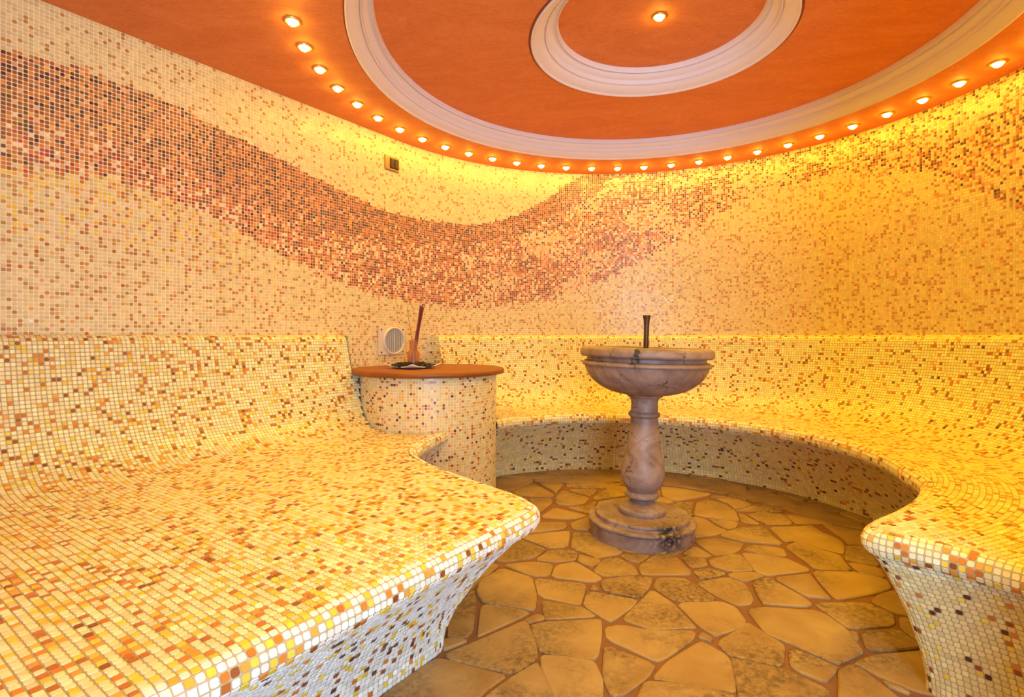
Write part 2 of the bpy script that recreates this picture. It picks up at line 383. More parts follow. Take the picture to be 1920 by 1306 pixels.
# ------------------------------------------------------------------ flagstone outlines on the floor (metres)
STONES = [
 [(-0.182,2.086),(-0.165,2.2),(-0.088,2.341),(-0.055,2.307),(-0.13,2.164),(-0.158,2.102)],
 [(-0.13,2.164),(-0.046,2.288),(0.081,2.2),(0.092,2.043),(0.082,1.945),(0.053,1.949),(-0.105,1.993),(-0.135,2.075)],
 [(-0.199,2.043),(-0.182,2.086),(-0.146,2.086),(-0.135,2.003),(-0.133,1.805),(-0.154,1.758),(-0.211,1.767),(-0.218,1.821),(-0.211,1.926)],
 [(-0.113,1.964),(-0.094,1.983),(0.038,1.945),(0.061,1.917),(-0.107,1.777),(-0.114,1.781)],
 [(-0.201,1.68),(-0.105,1.75),(0.041,1.868),(0.055,1.846),(0.076,1.713),(0.073,1.649),(0.007,1.578),(-0.072,1.603),(-0.18,1.643),(-0.203,1.663)],
 [(-0.219,1.758),(-0.153,1.75),(-0.152,1.739),(-0.21,1.698),(-0.226,1.713)],
 [(-0.23,1.649),(-0.197,1.643),(-0.088,1.597),(-0.016,1.569),(-0.072,1.507),(-0.089,1.482),(-0.121,1.422),(-0.368,1.422),(-0.35,1.496),(-0.291,1.578),(-0.252,1.629)],
 [(-0.067,1.482),(0.015,1.572),(0.076,1.629),(0.086,1.584),(0.11,1.482),(0.12,1.422),(-0.099,1.422)],
 [(0.09,1.663),(0.148,1.66),(0.244,1.636),(0.251,1.62),(0.259,1.548),(0.248,1.482),(0.233,1.422),(0.134,1.422),(0.114,1.485),(0.09,1.591)],
 [(0.068,1.838),(0.115,1.859),(0.307,1.877),(0.309,1.855),(0.289,1.758),(0.267,1.67),(0.247,1.644),(0.104,1.68),(0.088,1.698),(0.071,1.805)],
 [(0.046,1.877),(0.087,1.912),(0.106,1.903),(0.113,1.883),(0.064,1.859)],
 [(0.094,2.176),(0.119,2.19),(0.288,2.147),(0.287,2.108),(0.255,1.993),(0.243,1.981),(0.106,2.043)],
 [(0.112,2.013),(0.244,1.968),(0.27,1.945),(0.297,1.897),(0.121,1.877),(0.116,1.908)],
 [(-0.041,2.325),(0.105,2.355),(0.178,2.325),(0.153,2.222),(0.085,2.218)],
 [(0.187,2.301),(0.209,2.325),(0.281,2.352),(0.37,2.194),(0.322,2.164),(0.164,2.21)],
 [(-0.073,2.411),(0.038,2.615),(0.16,2.493),(0.095,2.397),(-0.024,2.355),(-0.066,2.368)],
 [(0.052,2.649),(0.153,2.688),(0.29,2.717),(0.286,2.667),(0.259,2.52),(0.177,2.504),(0.055,2.629)],
 [(0.103,2.375),(0.178,2.478),(0.28,2.482),(0.3,2.44),(0.276,2.368),(0.181,2.352)],
 [(0.308,2.699),(0.389,2.694),(0.402,2.649),(0.476,2.517),(0.51,2.455),(0.395,2.404),(0.375,2.39),(0.359,2.426),(0.29,2.501),(0.281,2.517)],
 [(0.305,2.426),(0.357,2.394),(0.392,2.368),(0.343,2.298),(0.293,2.361)],
 [(0.346,2.262),(0.389,2.352),(0.436,2.4),(0.477,2.394),(0.521,2.314),(0.527,2.243),(0.511,2.23),(0.385,2.215)],
 [(0.491,2.43),(0.536,2.449),(0.631,2.437),(0.562,2.352),(0.52,2.375)],
 [(0.542,2.288),(0.564,2.327),(0.645,2.423),(0.734,2.437),(0.739,2.368),(0.75,2.262),(0.738,2.227),(0.543,2.227)],
 [(0.771,2.43),(0.864,2.536),(0.904,2.423),(0.864,2.411)],
 [(0.886,2.59),(0.916,2.611),(1.016,2.635),(1.11,2.565),(1.064,2.501),(1.003,2.443),(0.917,2.426)],
 [(0.762,2.408),(0.859,2.401),(0.848,2.327),(0.826,2.31),(0.768,2.297)],
 [(0.768,2.262),(0.832,2.29),(0.897,2.247),(0.873,2.224),(0.775,2.19)],
 [(0.871,2.366),(0.917,2.394),(1.005,2.433),(1.035,2.426),(1.033,2.314),(1.017,2.266),(0.92,2.256),(0.864,2.317)],
 [(0.358,2.153),(0.382,2.186),(0.473,2.21),(0.578,2.204),(0.54,2.119),(0.484,2.031),(0.361,2.086)],
 [(0.307,2.099),(0.325,2.141),(0.342,2.099)],
 [(0.295,2.084),(0.473,2.013),(0.44,1.964),(0.354,1.874),(0.336,1.87),(0.265,1.973)],
 [(0.561,2.119),(0.599,2.198),(0.703,2.198),(0.726,2.147),(0.774,2.015),(0.614,2.006),(0.587,2.064)],
 [(0.74,2.155),(0.884,2.208),(0.935,2.153),(0.913,2.033),(0.883,1.986),(0.833,1.981),(0.792,2.033)],
 [(0.393,1.877),(0.41,1.912),(0.444,1.952),(0.548,2.099),(0.598,1.985),(0.625,1.831),(0.617,1.824),(0.479,1.816),(0.447,1.834)],
 [(0.613,1.991),(0.781,2.0),(0.817,1.962),(0.812,1.855),(0.746,1.809),(0.675,1.775),(0.645,1.83)],
 [(0.32,1.825),(0.371,1.842),(0.476,1.807),(0.601,1.807),(0.612,1.793),(0.586,1.75),(0.472,1.653),(0.441,1.639),(0.314,1.758)],
 [(0.297,1.724),(0.433,1.62),(0.394,1.56),(0.31,1.485),(0.275,1.482),(0.267,1.554)],
 [(0.408,1.554),(0.473,1.633),(0.611,1.742),(0.628,1.731),(0.671,1.662),(0.642,1.554),(0.622,1.496),(0.552,1.519),(0.468,1.542)],
 [(0.354,1.482),(0.383,1.539),(0.461,1.531),(0.615,1.488),(0.584,1.422),(0.311,1.422)],
 [(0.668,1.739),(0.761,1.809),(0.81,1.851),(0.82,1.851),(0.871,1.733),(0.868,1.713),(0.822,1.629),(0.801,1.615),(0.724,1.651),(0.678,1.67)],
 [(0.678,1.653),(0.706,1.646),(0.81,1.596),(0.827,1.583),(0.88,1.519),(0.884,1.488),(0.849,1.422),(0.605,1.422),(0.63,1.485),(0.652,1.56)],
 [(0.617,1.765),(0.634,1.793),(0.657,1.764),(0.646,1.746)],
 [(0.853,1.94),(0.918,1.962),(1.114,1.933),(1.134,1.815),(1.107,1.697),(1.097,1.68),(0.997,1.628),(0.979,1.633),(0.888,1.748),(0.851,1.79)],
 [(0.966,2.141),(0.992,2.174),(1.051,2.198),(1.107,2.031),(1.108,1.983),(1.076,1.966),(0.935,1.985),(0.942,2.043)],
 [(1.074,2.2),(1.24,2.234),(1.237,2.21),(1.209,2.086),(1.205,2.025),(1.176,2.036),(1.123,2.047)],
 [(1.268,2.259),(1.435,2.252),(1.526,2.186),(1.489,2.102),(1.399,2.067),(1.236,2.018),(1.223,2.036),(1.239,2.141)],
 [(1.123,1.991),(1.221,1.995),(1.32,1.998),(1.365,1.915),(1.309,1.84),(1.153,1.823),(1.146,1.834),(1.131,1.926)],
 [(1.343,2.003),(1.419,2.062),(1.494,2.091),(1.407,1.901),(1.375,1.919)],
 [(1.37,1.894),(1.399,1.883),(1.32,1.731),(1.322,1.813)],
 [(1.173,1.795),(1.307,1.811),(1.308,1.72),(1.294,1.707),(1.199,1.69),(1.125,1.696)],
 [(0.891,1.702),(0.934,1.66),(0.975,1.609),(0.96,1.591),(0.9,1.539),(0.839,1.603),(0.867,1.67)],
 [(0.97,1.588),(1.028,1.62),(1.042,1.6),(1.059,1.488),(1.06,1.463),(0.977,1.422),(0.865,1.422),(0.946,1.542)],
 [(1.043,1.626),(1.12,1.667),(1.305,1.693),(1.173,1.482),(1.124,1.51),(1.077,1.567),(1.053,1.618)],
 [(1.075,1.547),(1.109,1.497),(1.098,1.491),(1.071,1.524)],
 [(1.137,1.803),(1.156,1.795),(1.137,1.758),(1.124,1.754)],
 [(1.338,2.784),(1.482,2.79),(1.572,2.81),(1.565,2.709),(1.587,2.655),(1.592,2.595),(1.563,2.522),(1.516,2.452),(1.501,2.444),(1.377,2.592),(1.318,2.578)],
 [(1.284,2.516),(1.369,2.578),(1.481,2.424),(1.46,2.359),(1.439,2.264),(1.289,2.281),(1.294,2.365)],
 [(1.053,2.458),(1.222,2.396),(1.265,2.284),(1.245,2.261),(1.058,2.221),(1.028,2.254)],
 [(1.304,2.969),(1.394,3.01),(1.512,2.966),(1.476,2.819),(1.345,2.814),(1.32,2.898)],
 [(1.635,2.827),(1.692,2.801),(1.787,2.712),(1.68,2.546),(1.595,2.551),(1.622,2.623),(1.633,2.729)],
 [(1.579,2.527),(1.676,2.53),(1.622,2.401),(1.588,2.313),(1.517,2.331),(1.475,2.368)],
 [(1.471,2.345),(1.574,2.29),(1.534,2.203),(1.463,2.242),(1.463,2.291)],
 [(1.564,2.981),(1.613,2.909),(1.689,2.819),(1.646,2.832),(1.578,2.829),(1.497,2.819),(1.519,2.962)],
 [(1.518,3.464),(1.68,3.33),(1.783,3.123),(1.855,2.843),(1.809,2.746),(1.702,2.832),(1.624,2.929),(1.534,3.142),(1.422,3.244)],
 [(1.054,3.075),(1.105,3.194),(1.195,3.243),(1.259,3.163),(1.261,3.032),(1.219,2.872),(1.042,2.951),(1.015,2.978)],
 [(0.993,2.941),(1.044,2.905),(1.068,2.78),(1.101,2.732),(1.0,2.669),(0.895,2.638),(0.927,2.758)],
 [(1.066,2.919),(1.205,2.854),(1.153,2.773),(1.114,2.756),(1.092,2.797)],
 [(1.269,3.01),(1.288,2.978),(1.312,2.821),(1.227,2.859)],
 [(1.03,2.667),(1.165,2.765),(1.319,2.791),(1.29,2.667),(1.287,2.542),(1.166,2.576),(1.105,2.593)],
 [(1.069,2.477),(1.141,2.548),(1.264,2.508),(1.239,2.418),(1.174,2.427)],
 [(0.98,3.522),(1.089,3.483),(1.254,3.361),(1.191,3.316),(0.985,3.217),(0.935,3.313)],
 [(0.917,3.163),(1.002,3.205),(1.083,3.194),(1.015,3.024),(0.99,3.017)],
 [(1.257,3.34),(1.36,3.287),(1.41,3.147),(1.277,3.065),(1.275,3.197),(1.218,3.292)],
 [(1.094,3.826),(1.433,3.673),(1.547,3.541),(1.411,3.23),(1.322,3.386),(1.102,3.527),(0.996,3.571)],
 [(0.157,2.937),(0.246,3.095),(0.415,2.963),(0.349,2.913),(0.262,2.915)],
 [(0.261,3.163),(0.27,3.295),(0.327,3.433),(0.464,3.291),(0.464,3.255),(0.423,3.163),(0.34,3.137)],
 [(0.098,3.265),(0.237,3.261),(0.235,3.178),(0.151,2.991),(0.143,3.122)],
 [(0.149,2.848),(0.285,2.848),(0.283,2.796),(0.261,2.75),(0.152,2.718),(0.075,2.677),(0.143,2.826)],
 [(0.31,2.833),(0.421,2.942),(0.399,2.742),(0.315,2.756)],
 [(-0.006,3.389),(0.142,3.618),(0.26,3.353),(0.244,3.299),(0.1,3.324)],
 [(-0.105,3.758),(0.137,3.745),(0.14,3.643),(-0.013,3.411),(-0.098,3.489)],
 [(0.167,3.643),(0.349,3.594),(0.279,3.389)],
 [(0.358,3.455),(0.555,3.455),(0.498,3.341),(0.472,3.32)],
 [(0.364,3.512),(0.372,3.601),(0.669,3.651),(0.739,3.577),(0.6,3.489)],
 [(0.495,3.271),(0.601,3.455),(0.704,3.379),(0.701,3.32),(0.509,3.24)],
 [(0.441,3.122),(0.497,3.207),(0.505,3.197),(0.433,2.991),(0.314,3.108)],
 [(-0.106,3.785),(0.356,3.967),(0.797,3.967),(0.749,3.661),(0.36,3.636),(0.157,3.732),(0.021,3.771)],
 [(0.425,0.616),(0.486,0.592),(0.611,0.662),(0.576,0.804),(0.45,0.842)],
 [(-0.499,2.657),(-0.335,2.766),(-0.435,2.881),(-0.503,2.886),(-0.555,2.768)],
 [(0.07,0.933),(0.16,0.918),(0.244,1.027),(0.175,1.12),(0.054,1.105),(0.034,1.078)],
 [(0.749,3.402),(0.849,3.302),(0.923,3.324),(0.96,3.495),(0.887,3.523),(0.78,3.493)],
 [(-0.474,-0.198),(-0.454,-0.04),(-0.474,-0.014),(-0.634,-0.04),(-0.645,-0.161),(-0.552,-0.227)],
 [(-0.355,0.374),(-0.391,0.277),(-0.302,0.172),(-0.209,0.228),(-0.228,0.402)],
 [(0.355,1.259),(0.382,1.179),(0.463,1.145),(0.542,1.198),(0.542,1.325),(0.528,1.345)],
 [(0.842,1.079),(0.779,0.892),(1.016,0.888),(1.051,0.928),(1.049,0.958),(1.039,0.995)],
 [(-0.054,0.188),(-0.066,0.183),(-0.115,-0.013),(-0.026,-0.075),(0.059,0.011),(0.044,0.133)],
 [(-0.564,0.455),(-0.481,0.5),(-0.452,0.571),(-0.495,0.665),(-0.624,0.724),(-0.673,0.685),(-0.685,0.559)],
 [(-0.259,-0.18),(-0.121,-0.266),(-0.03,-0.102),(-0.126,-0.024),(-0.199,-0.03),(-0.267,-0.098)],
 [(1.635,3.386),(1.817,3.507),(1.75,3.612),(1.63,3.637),(1.595,3.614),(1.532,3.471)],
 [(1.997,2.265),(2.053,2.334),(2.043,2.434),(1.86,2.475),(1.812,2.434),(1.799,2.304)],
 [(-1.08,-0.266),(-1.029,-0.377),(-0.914,-0.42),(-0.803,-0.369),(-0.793,-0.343),(-0.787,-0.262),(-0.885,-0.151),(-1.072,-0.245)],
 [(1.762,2.275),(1.59,2.291),(1.549,2.201),(1.627,2.098),(1.762,2.098)],
 [(0.783,3.785),(0.83,3.768),(0.942,3.796),(0.942,4.042),(0.836,4.054),(0.823,4.044)],
 [(0.643,3.004),(0.678,2.916),(0.795,2.877),(0.862,2.901),(0.862,3.06),(0.827,3.083)],
 [(0.608,1.029),(0.635,1.112),(0.549,1.183),(0.472,1.132),(0.491,1.003)],
 [(0.422,-0.122),(0.391,-0.363),(0.479,-0.4),(0.584,-0.171)],
 [(-1.127,0.182),(-1.16,0.094),(-1.12,0.008),(-0.97,0.008),(-0.891,0.118),(-0.934,0.182)],
 [(-0.651,0.727),(-0.638,0.753),(-0.638,0.836),(-0.853,0.932),(-0.884,0.922),(-0.939,0.813),(-0.921,0.757),(-0.877,0.717),(-0.684,0.697)],
 [(0.128,0.556),(0.299,0.539),(0.349,0.594),(0.21,0.762),(0.144,0.704)],
 [(-0.745,2.582),(-0.78,2.503),(-0.735,2.389),(-0.659,2.356),(-0.548,2.451),(-0.548,2.582)],
 [(-0.272,2.752),(-0.121,2.702),(-0.069,2.731),(-0.046,2.835),(-0.125,2.914),(-0.18,2.899)],
 [(-0.091,3.118),(-0.194,3.359),(-0.311,3.315),(-0.36,3.203),(-0.338,3.148),(-0.316,3.118)],
 [(0.922,3.307),(0.852,3.286),(0.795,3.195),(0.821,3.13),(0.974,3.207)],
 [(-0.197,2.502),(-0.298,2.547),(-0.343,2.524),(-0.382,2.409),(-0.252,2.354),(-0.174,2.388)],
 [(-0.328,3.107),(-0.358,3.147),(-0.445,3.18),(-0.522,3.145),(-0.522,2.922),(-0.504,2.902),(-0.435,2.897),(-0.328,3.021)],
 [(-0.035,0.781),(-0.027,0.763),(0.134,0.717),(0.204,0.777),(0.207,0.793),(0.157,0.902),(0.065,0.918),(0.005,0.882)],
 [(-0.921,0.191),(-0.877,0.125),(-0.739,0.1),(-0.693,0.191),(-0.736,0.308),(-0.772,0.328),(-0.889,0.289)],
 [(1.0,0.103),(1.057,0.189),(1.033,0.309),(0.983,0.342),(0.874,0.342),(0.788,0.204),(0.946,0.092)],
 [(-0.72,0.31),(-0.679,0.199),(-0.551,0.212),(-0.511,0.265),(-0.575,0.414)],
 [(0.308,0.384),(0.295,0.523),(0.121,0.541),(0.092,0.52),(0.169,0.338)],
 [(0.862,2.639),(0.738,2.65),(0.72,2.467),(0.757,2.436),(0.875,2.569)],
 [(1.05,3.748),(0.95,3.782),(0.84,3.754),(0.894,3.537),(0.932,3.522),(0.967,3.532)],
 [(1.061,1.203),(1.091,1.16),(1.232,1.174),(1.232,1.33),(1.142,1.35),(1.086,1.316)],
 [(-0.309,1.082),(-0.333,1.043),(-0.238,0.911),(-0.141,0.98),(-0.131,1.078),(-0.149,1.102)],
 [(-1.031,0.447),(-0.893,0.304),(-0.781,0.342),(-0.812,0.48),(-0.88,0.507)],
 [(-0.213,0.41),(-0.193,0.23),(-0.073,0.197),(-0.06,0.203),(-0.021,0.298),(-0.056,0.401),(-0.19,0.442)],
 [(-0.019,-0.114),(-0.11,-0.278),(-0.1,-0.327),(-0.071,-0.372),(0.044,-0.396),(0.118,-0.199)],
 [(-0.498,1.101),(-0.389,1.039),(-0.347,1.05),(-0.323,1.091),(-0.352,1.222),(-0.45,1.271)],
 [(0.632,0.249),(0.632,0.403),(0.544,0.435),(0.403,0.314),(0.416,0.254),(0.504,0.198)],
 [(0.342,-0.378),(0.376,-0.359),(0.406,-0.114),(0.236,-0.141),(0.211,-0.176),(0.324,-0.374)],
 [(1.0,0.358),(1.058,0.458),(1.028,0.576),(0.95,0.622),(0.936,0.622),(0.76,0.471),(0.873,0.358)],
 [(-0.277,-0.086),(-0.213,-0.021),(-0.307,0.144),(-0.448,0.039),(-0.461,-0.004),(-0.441,-0.031)],
 [(1.524,3.016),(1.56,3.091),(1.555,3.104),(1.478,3.174),(1.275,3.047),(1.275,3.032)],
 [(1.054,1.001),(1.065,0.962),(1.138,0.906),(1.259,0.921),(1.296,1.118),(1.238,1.159),(1.093,1.144)],
 [(0.648,0.403),(0.648,0.249),(0.731,0.199),(0.772,0.209),(0.86,0.349),(0.75,0.459)],
 [(0.13,3.009),(-0.053,3.075),(-0.113,2.925),(-0.035,2.846),(0.142,2.885),(0.143,2.971)],
 [(0.817,-0.05),(0.932,0.082),(0.776,0.193),(0.737,0.183),(0.713,0.075)],
 [(0.364,0.587),(0.311,0.528),(0.324,0.383),(0.394,0.327),(0.533,0.446),(0.48,0.577),(0.416,0.602)],
 [(-0.499,2.088),(-0.333,2.088),(-0.3,2.205),(-0.447,2.247),(-0.473,2.231)],
 [(1.598,2.306),(1.768,2.291),(1.783,2.302),(1.796,2.433),(1.673,2.486)],
 [(0.663,2.91),(0.626,3.003),(0.452,2.993),(0.438,2.974),(0.424,2.844),(0.6,2.822)],
 [(0.515,0.064),(0.418,-0.034),(0.413,-0.096),(0.595,-0.157),(0.616,-0.13),(0.594,0.024)],
 [(0.849,1.391),(0.743,1.279),(0.755,1.165),(0.829,1.12),(0.925,1.216)],
 [(-0.466,0.894),(-0.586,0.882),(-0.622,0.838),(-0.622,0.754),(-0.614,0.737),(-0.49,0.681),(-0.371,0.8)],
 [(-0.362,-0.413),(-0.274,-0.459),(-0.157,-0.423),(-0.113,-0.339),(-0.126,-0.282),(-0.266,-0.194),(-0.362,-0.277)],
 [(-0.131,1.226),(0.008,1.246),(0.052,1.317),(0.037,1.408),(-0.117,1.408),(-0.173,1.381),(-0.184,1.306)],
 [(0.236,-0.125),(0.397,-0.092),(0.402,-0.033),(0.269,0.099),(0.193,-0.008)],
 [(-0.439,-0.049),(-0.458,-0.2),(-0.37,-0.263),(-0.275,-0.181),(-0.282,-0.101)],
 [(-0.252,0.795),(-0.233,0.595),(-0.207,0.571),(-0.069,0.633),(-0.041,0.756),(-0.049,0.773)],
 [(1.119,-0.043),(1.06,0.065),(0.991,0.085),(0.948,0.076),(0.828,-0.062),(0.873,-0.146),(1.031,-0.189),(1.085,-0.16)],
 [(-0.198,-0.014),(-0.13,-0.009),(-0.082,0.183),(-0.199,0.215),(-0.296,0.157)],
 [(1.312,1.116),(1.278,0.929),(1.354,0.867),(1.476,0.879),(1.553,0.974),(1.541,1.096),(1.457,1.164)],
 [(0.169,0.191),(0.155,0.314),(-0.007,0.291),(-0.043,0.2),(0.052,0.147)],
 [(-0.069,3.411),(-0.16,3.385),(-0.176,3.357),(-0.072,3.116),(0.077,3.318)],
 [(-0.104,2.341),(-0.165,2.375),(-0.245,2.339),(-0.28,2.215),(-0.187,2.189)],
 [(-0.872,0.521),(-0.805,0.495),(-0.701,0.56),(-0.69,0.682),(-0.872,0.7)],
 [(0.083,0.533),(0.111,0.554),(0.128,0.702),(-0.027,0.747),(-0.053,0.63)],
 [(0.036,2.66),(-0.062,2.716),(-0.112,2.689),(-0.112,2.573),(-0.015,2.546),(0.038,2.645)],
 [(-0.438,1.843),(-0.378,1.733),(-0.316,1.717),(-0.236,1.764),(-0.222,1.976),(-0.246,1.98)],
 [(-0.186,0.457),(-0.051,0.417),(0.072,0.522),(-0.063,0.618),(-0.2,0.557)],
 [(0.761,-0.31),(0.859,-0.153),(0.813,-0.07),(0.63,-0.139),(0.613,-0.162)],
 [(1.0,2.958),(1.002,3.0),(0.878,3.032),(0.878,2.916)],
 [(0.628,3.222),(0.628,3.021),(0.817,3.096),(0.78,3.188)],
 [(-0.48,2.246),(-0.455,2.261),(-0.402,2.4),(-0.538,2.438),(-0.644,2.348)],
 [(1.88,3.303),(1.896,3.327),(1.874,3.447),(1.816,3.487),(1.667,3.388),(1.747,3.23)],
 [(1.546,1.662),(1.555,1.692),(1.514,1.794),(1.395,1.845),(1.327,1.712),(1.513,1.643)],
 [(-0.874,-0.139),(-0.778,-0.249),(-0.661,-0.161),(-0.65,-0.037),(-0.71,0.013),(-0.873,-0.123)],
 [(1.806,2.698),(1.841,2.668),(2.066,2.668),(2.099,2.774),(2.061,2.848),(1.861,2.823)],
 [(0.418,2.647),(0.468,2.609),(0.643,2.687),(0.598,2.806),(0.422,2.828),(0.406,2.684)],
 [(0.278,1.021),(0.259,1.02),(0.172,0.908),(0.22,0.803),(0.436,0.857),(0.43,0.936)],
 [(-0.183,2.915),(-0.129,2.93),(-0.067,3.085),(-0.073,3.097),(-0.312,3.102),(-0.312,3.022)],
 [(-0.476,0.485),(-0.558,0.44),(-0.563,0.427),(-0.497,0.273),(-0.406,0.283),(-0.37,0.379)],
 [(1.346,1.417),(1.349,1.44),(1.264,1.525),(1.136,1.441),(1.147,1.365),(1.238,1.345)],
 [(1.824,3.02),(1.99,3.066),(2.013,3.093),(2.001,3.215),(1.907,3.293),(1.893,3.292),(1.772,3.225)],
 [(-0.599,1.059),(-0.583,0.899),(-0.468,0.91),(-0.401,1.027),(-0.509,1.089)],
 [(0.187,1.13),(0.258,1.036),(0.275,1.037),(0.367,1.175),(0.339,1.257),(0.295,1.277),(0.209,1.229)],
 [(0.061,1.362),(0.068,1.32),(0.202,1.244),(0.286,1.29),(0.262,1.408),(0.124,1.408)],
 [(0.651,1.108),(0.623,1.024),(0.725,0.904),(0.765,0.899),(0.828,1.09),(0.823,1.105),(0.746,1.151)],
 [(0.476,2.595),(0.466,2.564),(0.521,2.465),(0.686,2.444),(0.702,2.447),(0.722,2.651),(0.653,2.674)],
 [(-0.25,0.598),(-0.267,0.792),(-0.357,0.792),(-0.479,0.67),(-0.438,0.579)],
 [(0.007,1.23),(-0.128,1.211),(-0.138,1.113),(-0.118,1.088),(0.021,1.088),(0.041,1.114)],
 [(0.315,0.37),(0.17,0.322),(0.185,0.19),(0.267,0.135),(0.4,0.252),(0.387,0.312)],
 [(1.078,1.15),(1.048,1.193),(0.937,1.206),(0.839,1.108),(0.843,1.096),(1.04,1.011)],
 [(-0.248,0.898),(-0.345,1.034),(-0.385,1.023),(-0.453,0.904),(-0.357,0.808),(-0.263,0.808)],
 [(-0.551,0.196),(-0.68,0.183),(-0.726,0.09),(-0.704,0.028),(-0.639,-0.025),(-0.476,0.002),(-0.464,0.043)],
 [(1.803,2.447),(1.849,2.487),(1.83,2.656),(1.797,2.683),(1.689,2.535),(1.694,2.494)],
 [(0.746,2.666),(0.885,2.653),(0.936,2.844),(0.869,2.887),(0.802,2.862)],
 [(0.774,-0.375),(0.873,-0.438),(0.993,-0.411),(1.058,-0.307),(1.035,-0.207),(0.872,-0.162),(0.77,-0.324)],
 [(1.588,1.952),(1.772,1.883),(1.829,1.941),(1.827,2.021),(1.767,2.082),(1.628,2.082)],
 [(-0.601,3.179),(-0.719,3.146),(-0.779,3.039),(-0.754,2.952),(-0.538,2.928),(-0.538,3.144)],
 [(-0.459,1.408),(-0.469,1.397),(-0.467,1.315),(-0.45,1.289),(-0.345,1.236),(-0.2,1.309),(-0.185,1.408)],
 [(1.367,1.444),(1.485,1.5),(1.519,1.618),(1.324,1.696),(1.243,1.568)],
 [(0.592,0.807),(0.627,0.665),(0.666,0.654),(0.785,0.739),(0.772,0.876),(0.723,0.889)],
 [(-0.331,2.072),(-0.505,2.072),(-0.518,2.057),(-0.538,1.975),(-0.474,1.87),(-0.439,1.862),(-0.26,1.99)],
 [(0.732,1.29),(0.835,1.408),(0.593,1.408),(0.559,1.334)],
 [(-0.712,1.127),(-0.776,1.121),(-0.853,1.026),(-0.845,0.945),(-0.632,0.851),(-0.598,0.893),(-0.615,1.06)],
 [(0.549,0.45),(0.639,0.417),(0.744,0.474),(0.662,0.638),(0.622,0.649),(0.497,0.58)],
 [(1.32,3.937),(1.225,4.014),(1.139,4.004),(1.098,3.839),(1.231,3.779),(1.322,3.924)],
 [(0.41,-0.019),(0.505,0.076),(0.495,0.184),(0.41,0.239),(0.276,0.122)],
 [(0.936,0.638),(0.961,0.638),(1.042,0.707),(1.052,0.829),(1.016,0.872),(0.789,0.872),(0.801,0.739)],
 [(-0.336,1.223),(-0.308,1.098),(-0.153,1.118),(-0.143,1.216),(-0.195,1.293)],
 [(-0.285,2.744),(-0.322,2.756),(-0.495,2.64),(-0.498,2.624),(-0.35,2.539),(-0.306,2.561)],
 [(-0.261,2.34),(-0.387,2.394),(-0.438,2.26),(-0.295,2.22)],
 [(-0.516,2.084),(-0.489,2.232),(-0.659,2.339),(-0.745,2.267),(-0.75,2.145),(-0.667,2.055),(-0.546,2.05)],
 [(-0.754,2.936),(-0.787,2.904),(-0.789,2.781),(-0.76,2.752),(-0.57,2.776),(-0.517,2.893),(-0.534,2.911)],
 [(0.409,0.617),(0.434,0.84),(0.222,0.787),(0.219,0.775),(0.363,0.603)],
 [(-0.879,-0.107),(-0.72,0.026),(-0.741,0.084),(-0.878,0.109),(-0.956,0.0)],
 [(0.279,1.408),(0.302,1.292),(0.346,1.272),(0.522,1.36),(0.522,1.408)],
 [(0.875,1.405),(0.866,1.394),(0.94,1.221),(1.046,1.21),(1.07,1.317),(0.935,1.407)],
 [(0.738,1.165),(0.727,1.275),(0.558,1.317),(0.558,1.197),(0.646,1.124)],
 [(-0.437,0.563),(-0.465,0.497),(-0.358,0.39),(-0.226,0.419),(-0.201,0.453),(-0.216,0.558),(-0.244,0.583)],
 [(1.841,2.03),(1.932,2.037),(2.012,2.13),(2.003,2.247),(1.793,2.289),(1.778,2.279),(1.778,2.093)],
 [(0.071,-0.001),(-0.017,-0.088),(0.129,-0.187),(0.197,-0.169),(0.222,-0.133),(0.178,-0.014)],
 [(1.865,2.49),(2.048,2.45),(2.099,2.541),(2.068,2.652),(1.847,2.652)],
 [(0.076,3.288),(-0.057,3.102),(0.139,3.023),(0.158,3.027)],
 [(-0.128,2.688),(-0.27,2.735),(-0.29,2.561),(-0.191,2.517),(-0.128,2.571)],
 [(-0.713,1.225),(-0.705,1.142),(-0.606,1.073),(-0.514,1.104),(-0.464,1.281),(-0.48,1.305),(-0.515,1.333),(-0.636,1.321)],
 [(1.87,2.841),(2.069,2.865),(2.064,2.991),(1.995,3.05),(1.828,3.005)],
 [(-0.777,-0.344),(-0.718,-0.419),(-0.597,-0.434),(-0.585,-0.425),(-0.562,-0.24),(-0.653,-0.175),(-0.772,-0.264)],
 [(-0.574,0.443),(-0.694,0.546),(-0.796,0.482),(-0.764,0.341),(-0.73,0.323),(-0.578,0.431)],
 [(0.145,2.865),(-0.031,2.831),(-0.053,2.73),(0.055,2.668)],
 [(0.97,1.403),(1.079,1.33),(1.132,1.363),(1.117,1.464),(1.106,1.471)],
 [(0.697,0.079),(0.721,0.186),(0.639,0.235),(0.511,0.184),(0.521,0.078),(0.602,0.038)],
 [(0.452,0.858),(0.581,0.819),(0.709,0.899),(0.611,1.013),(0.488,0.986),(0.446,0.938)],
 [(1.024,4.06),(0.958,4.035),(0.958,3.796),(1.023,3.774),(1.079,3.831),(1.125,4.015)],
 [(-0.285,2.2),(-0.318,2.082),(-0.249,2.001),(-0.196,2.091),(-0.183,2.171)],
 [(-0.285,2.761),(-0.196,2.904),(-0.319,3.007),(-0.421,2.889),(-0.318,2.772)],
 [(0.91,2.24),(0.9,2.212),(0.94,2.168),(1.042,2.209),(1.013,2.251)],
 [(1.568,1.701),(1.64,1.681),(1.746,1.742),(1.779,1.86),(1.587,1.935),(1.529,1.8)],
 [(0.155,0.33),(0.079,0.508),(-0.04,0.405),(-0.007,0.307)],
 [(0.793,0.725),(0.678,0.643),(0.755,0.488),(0.921,0.63)],
 [(1.489,3.819),(1.404,3.907),(1.331,3.908),(1.246,3.773),(1.464,3.674),(1.487,3.696)],
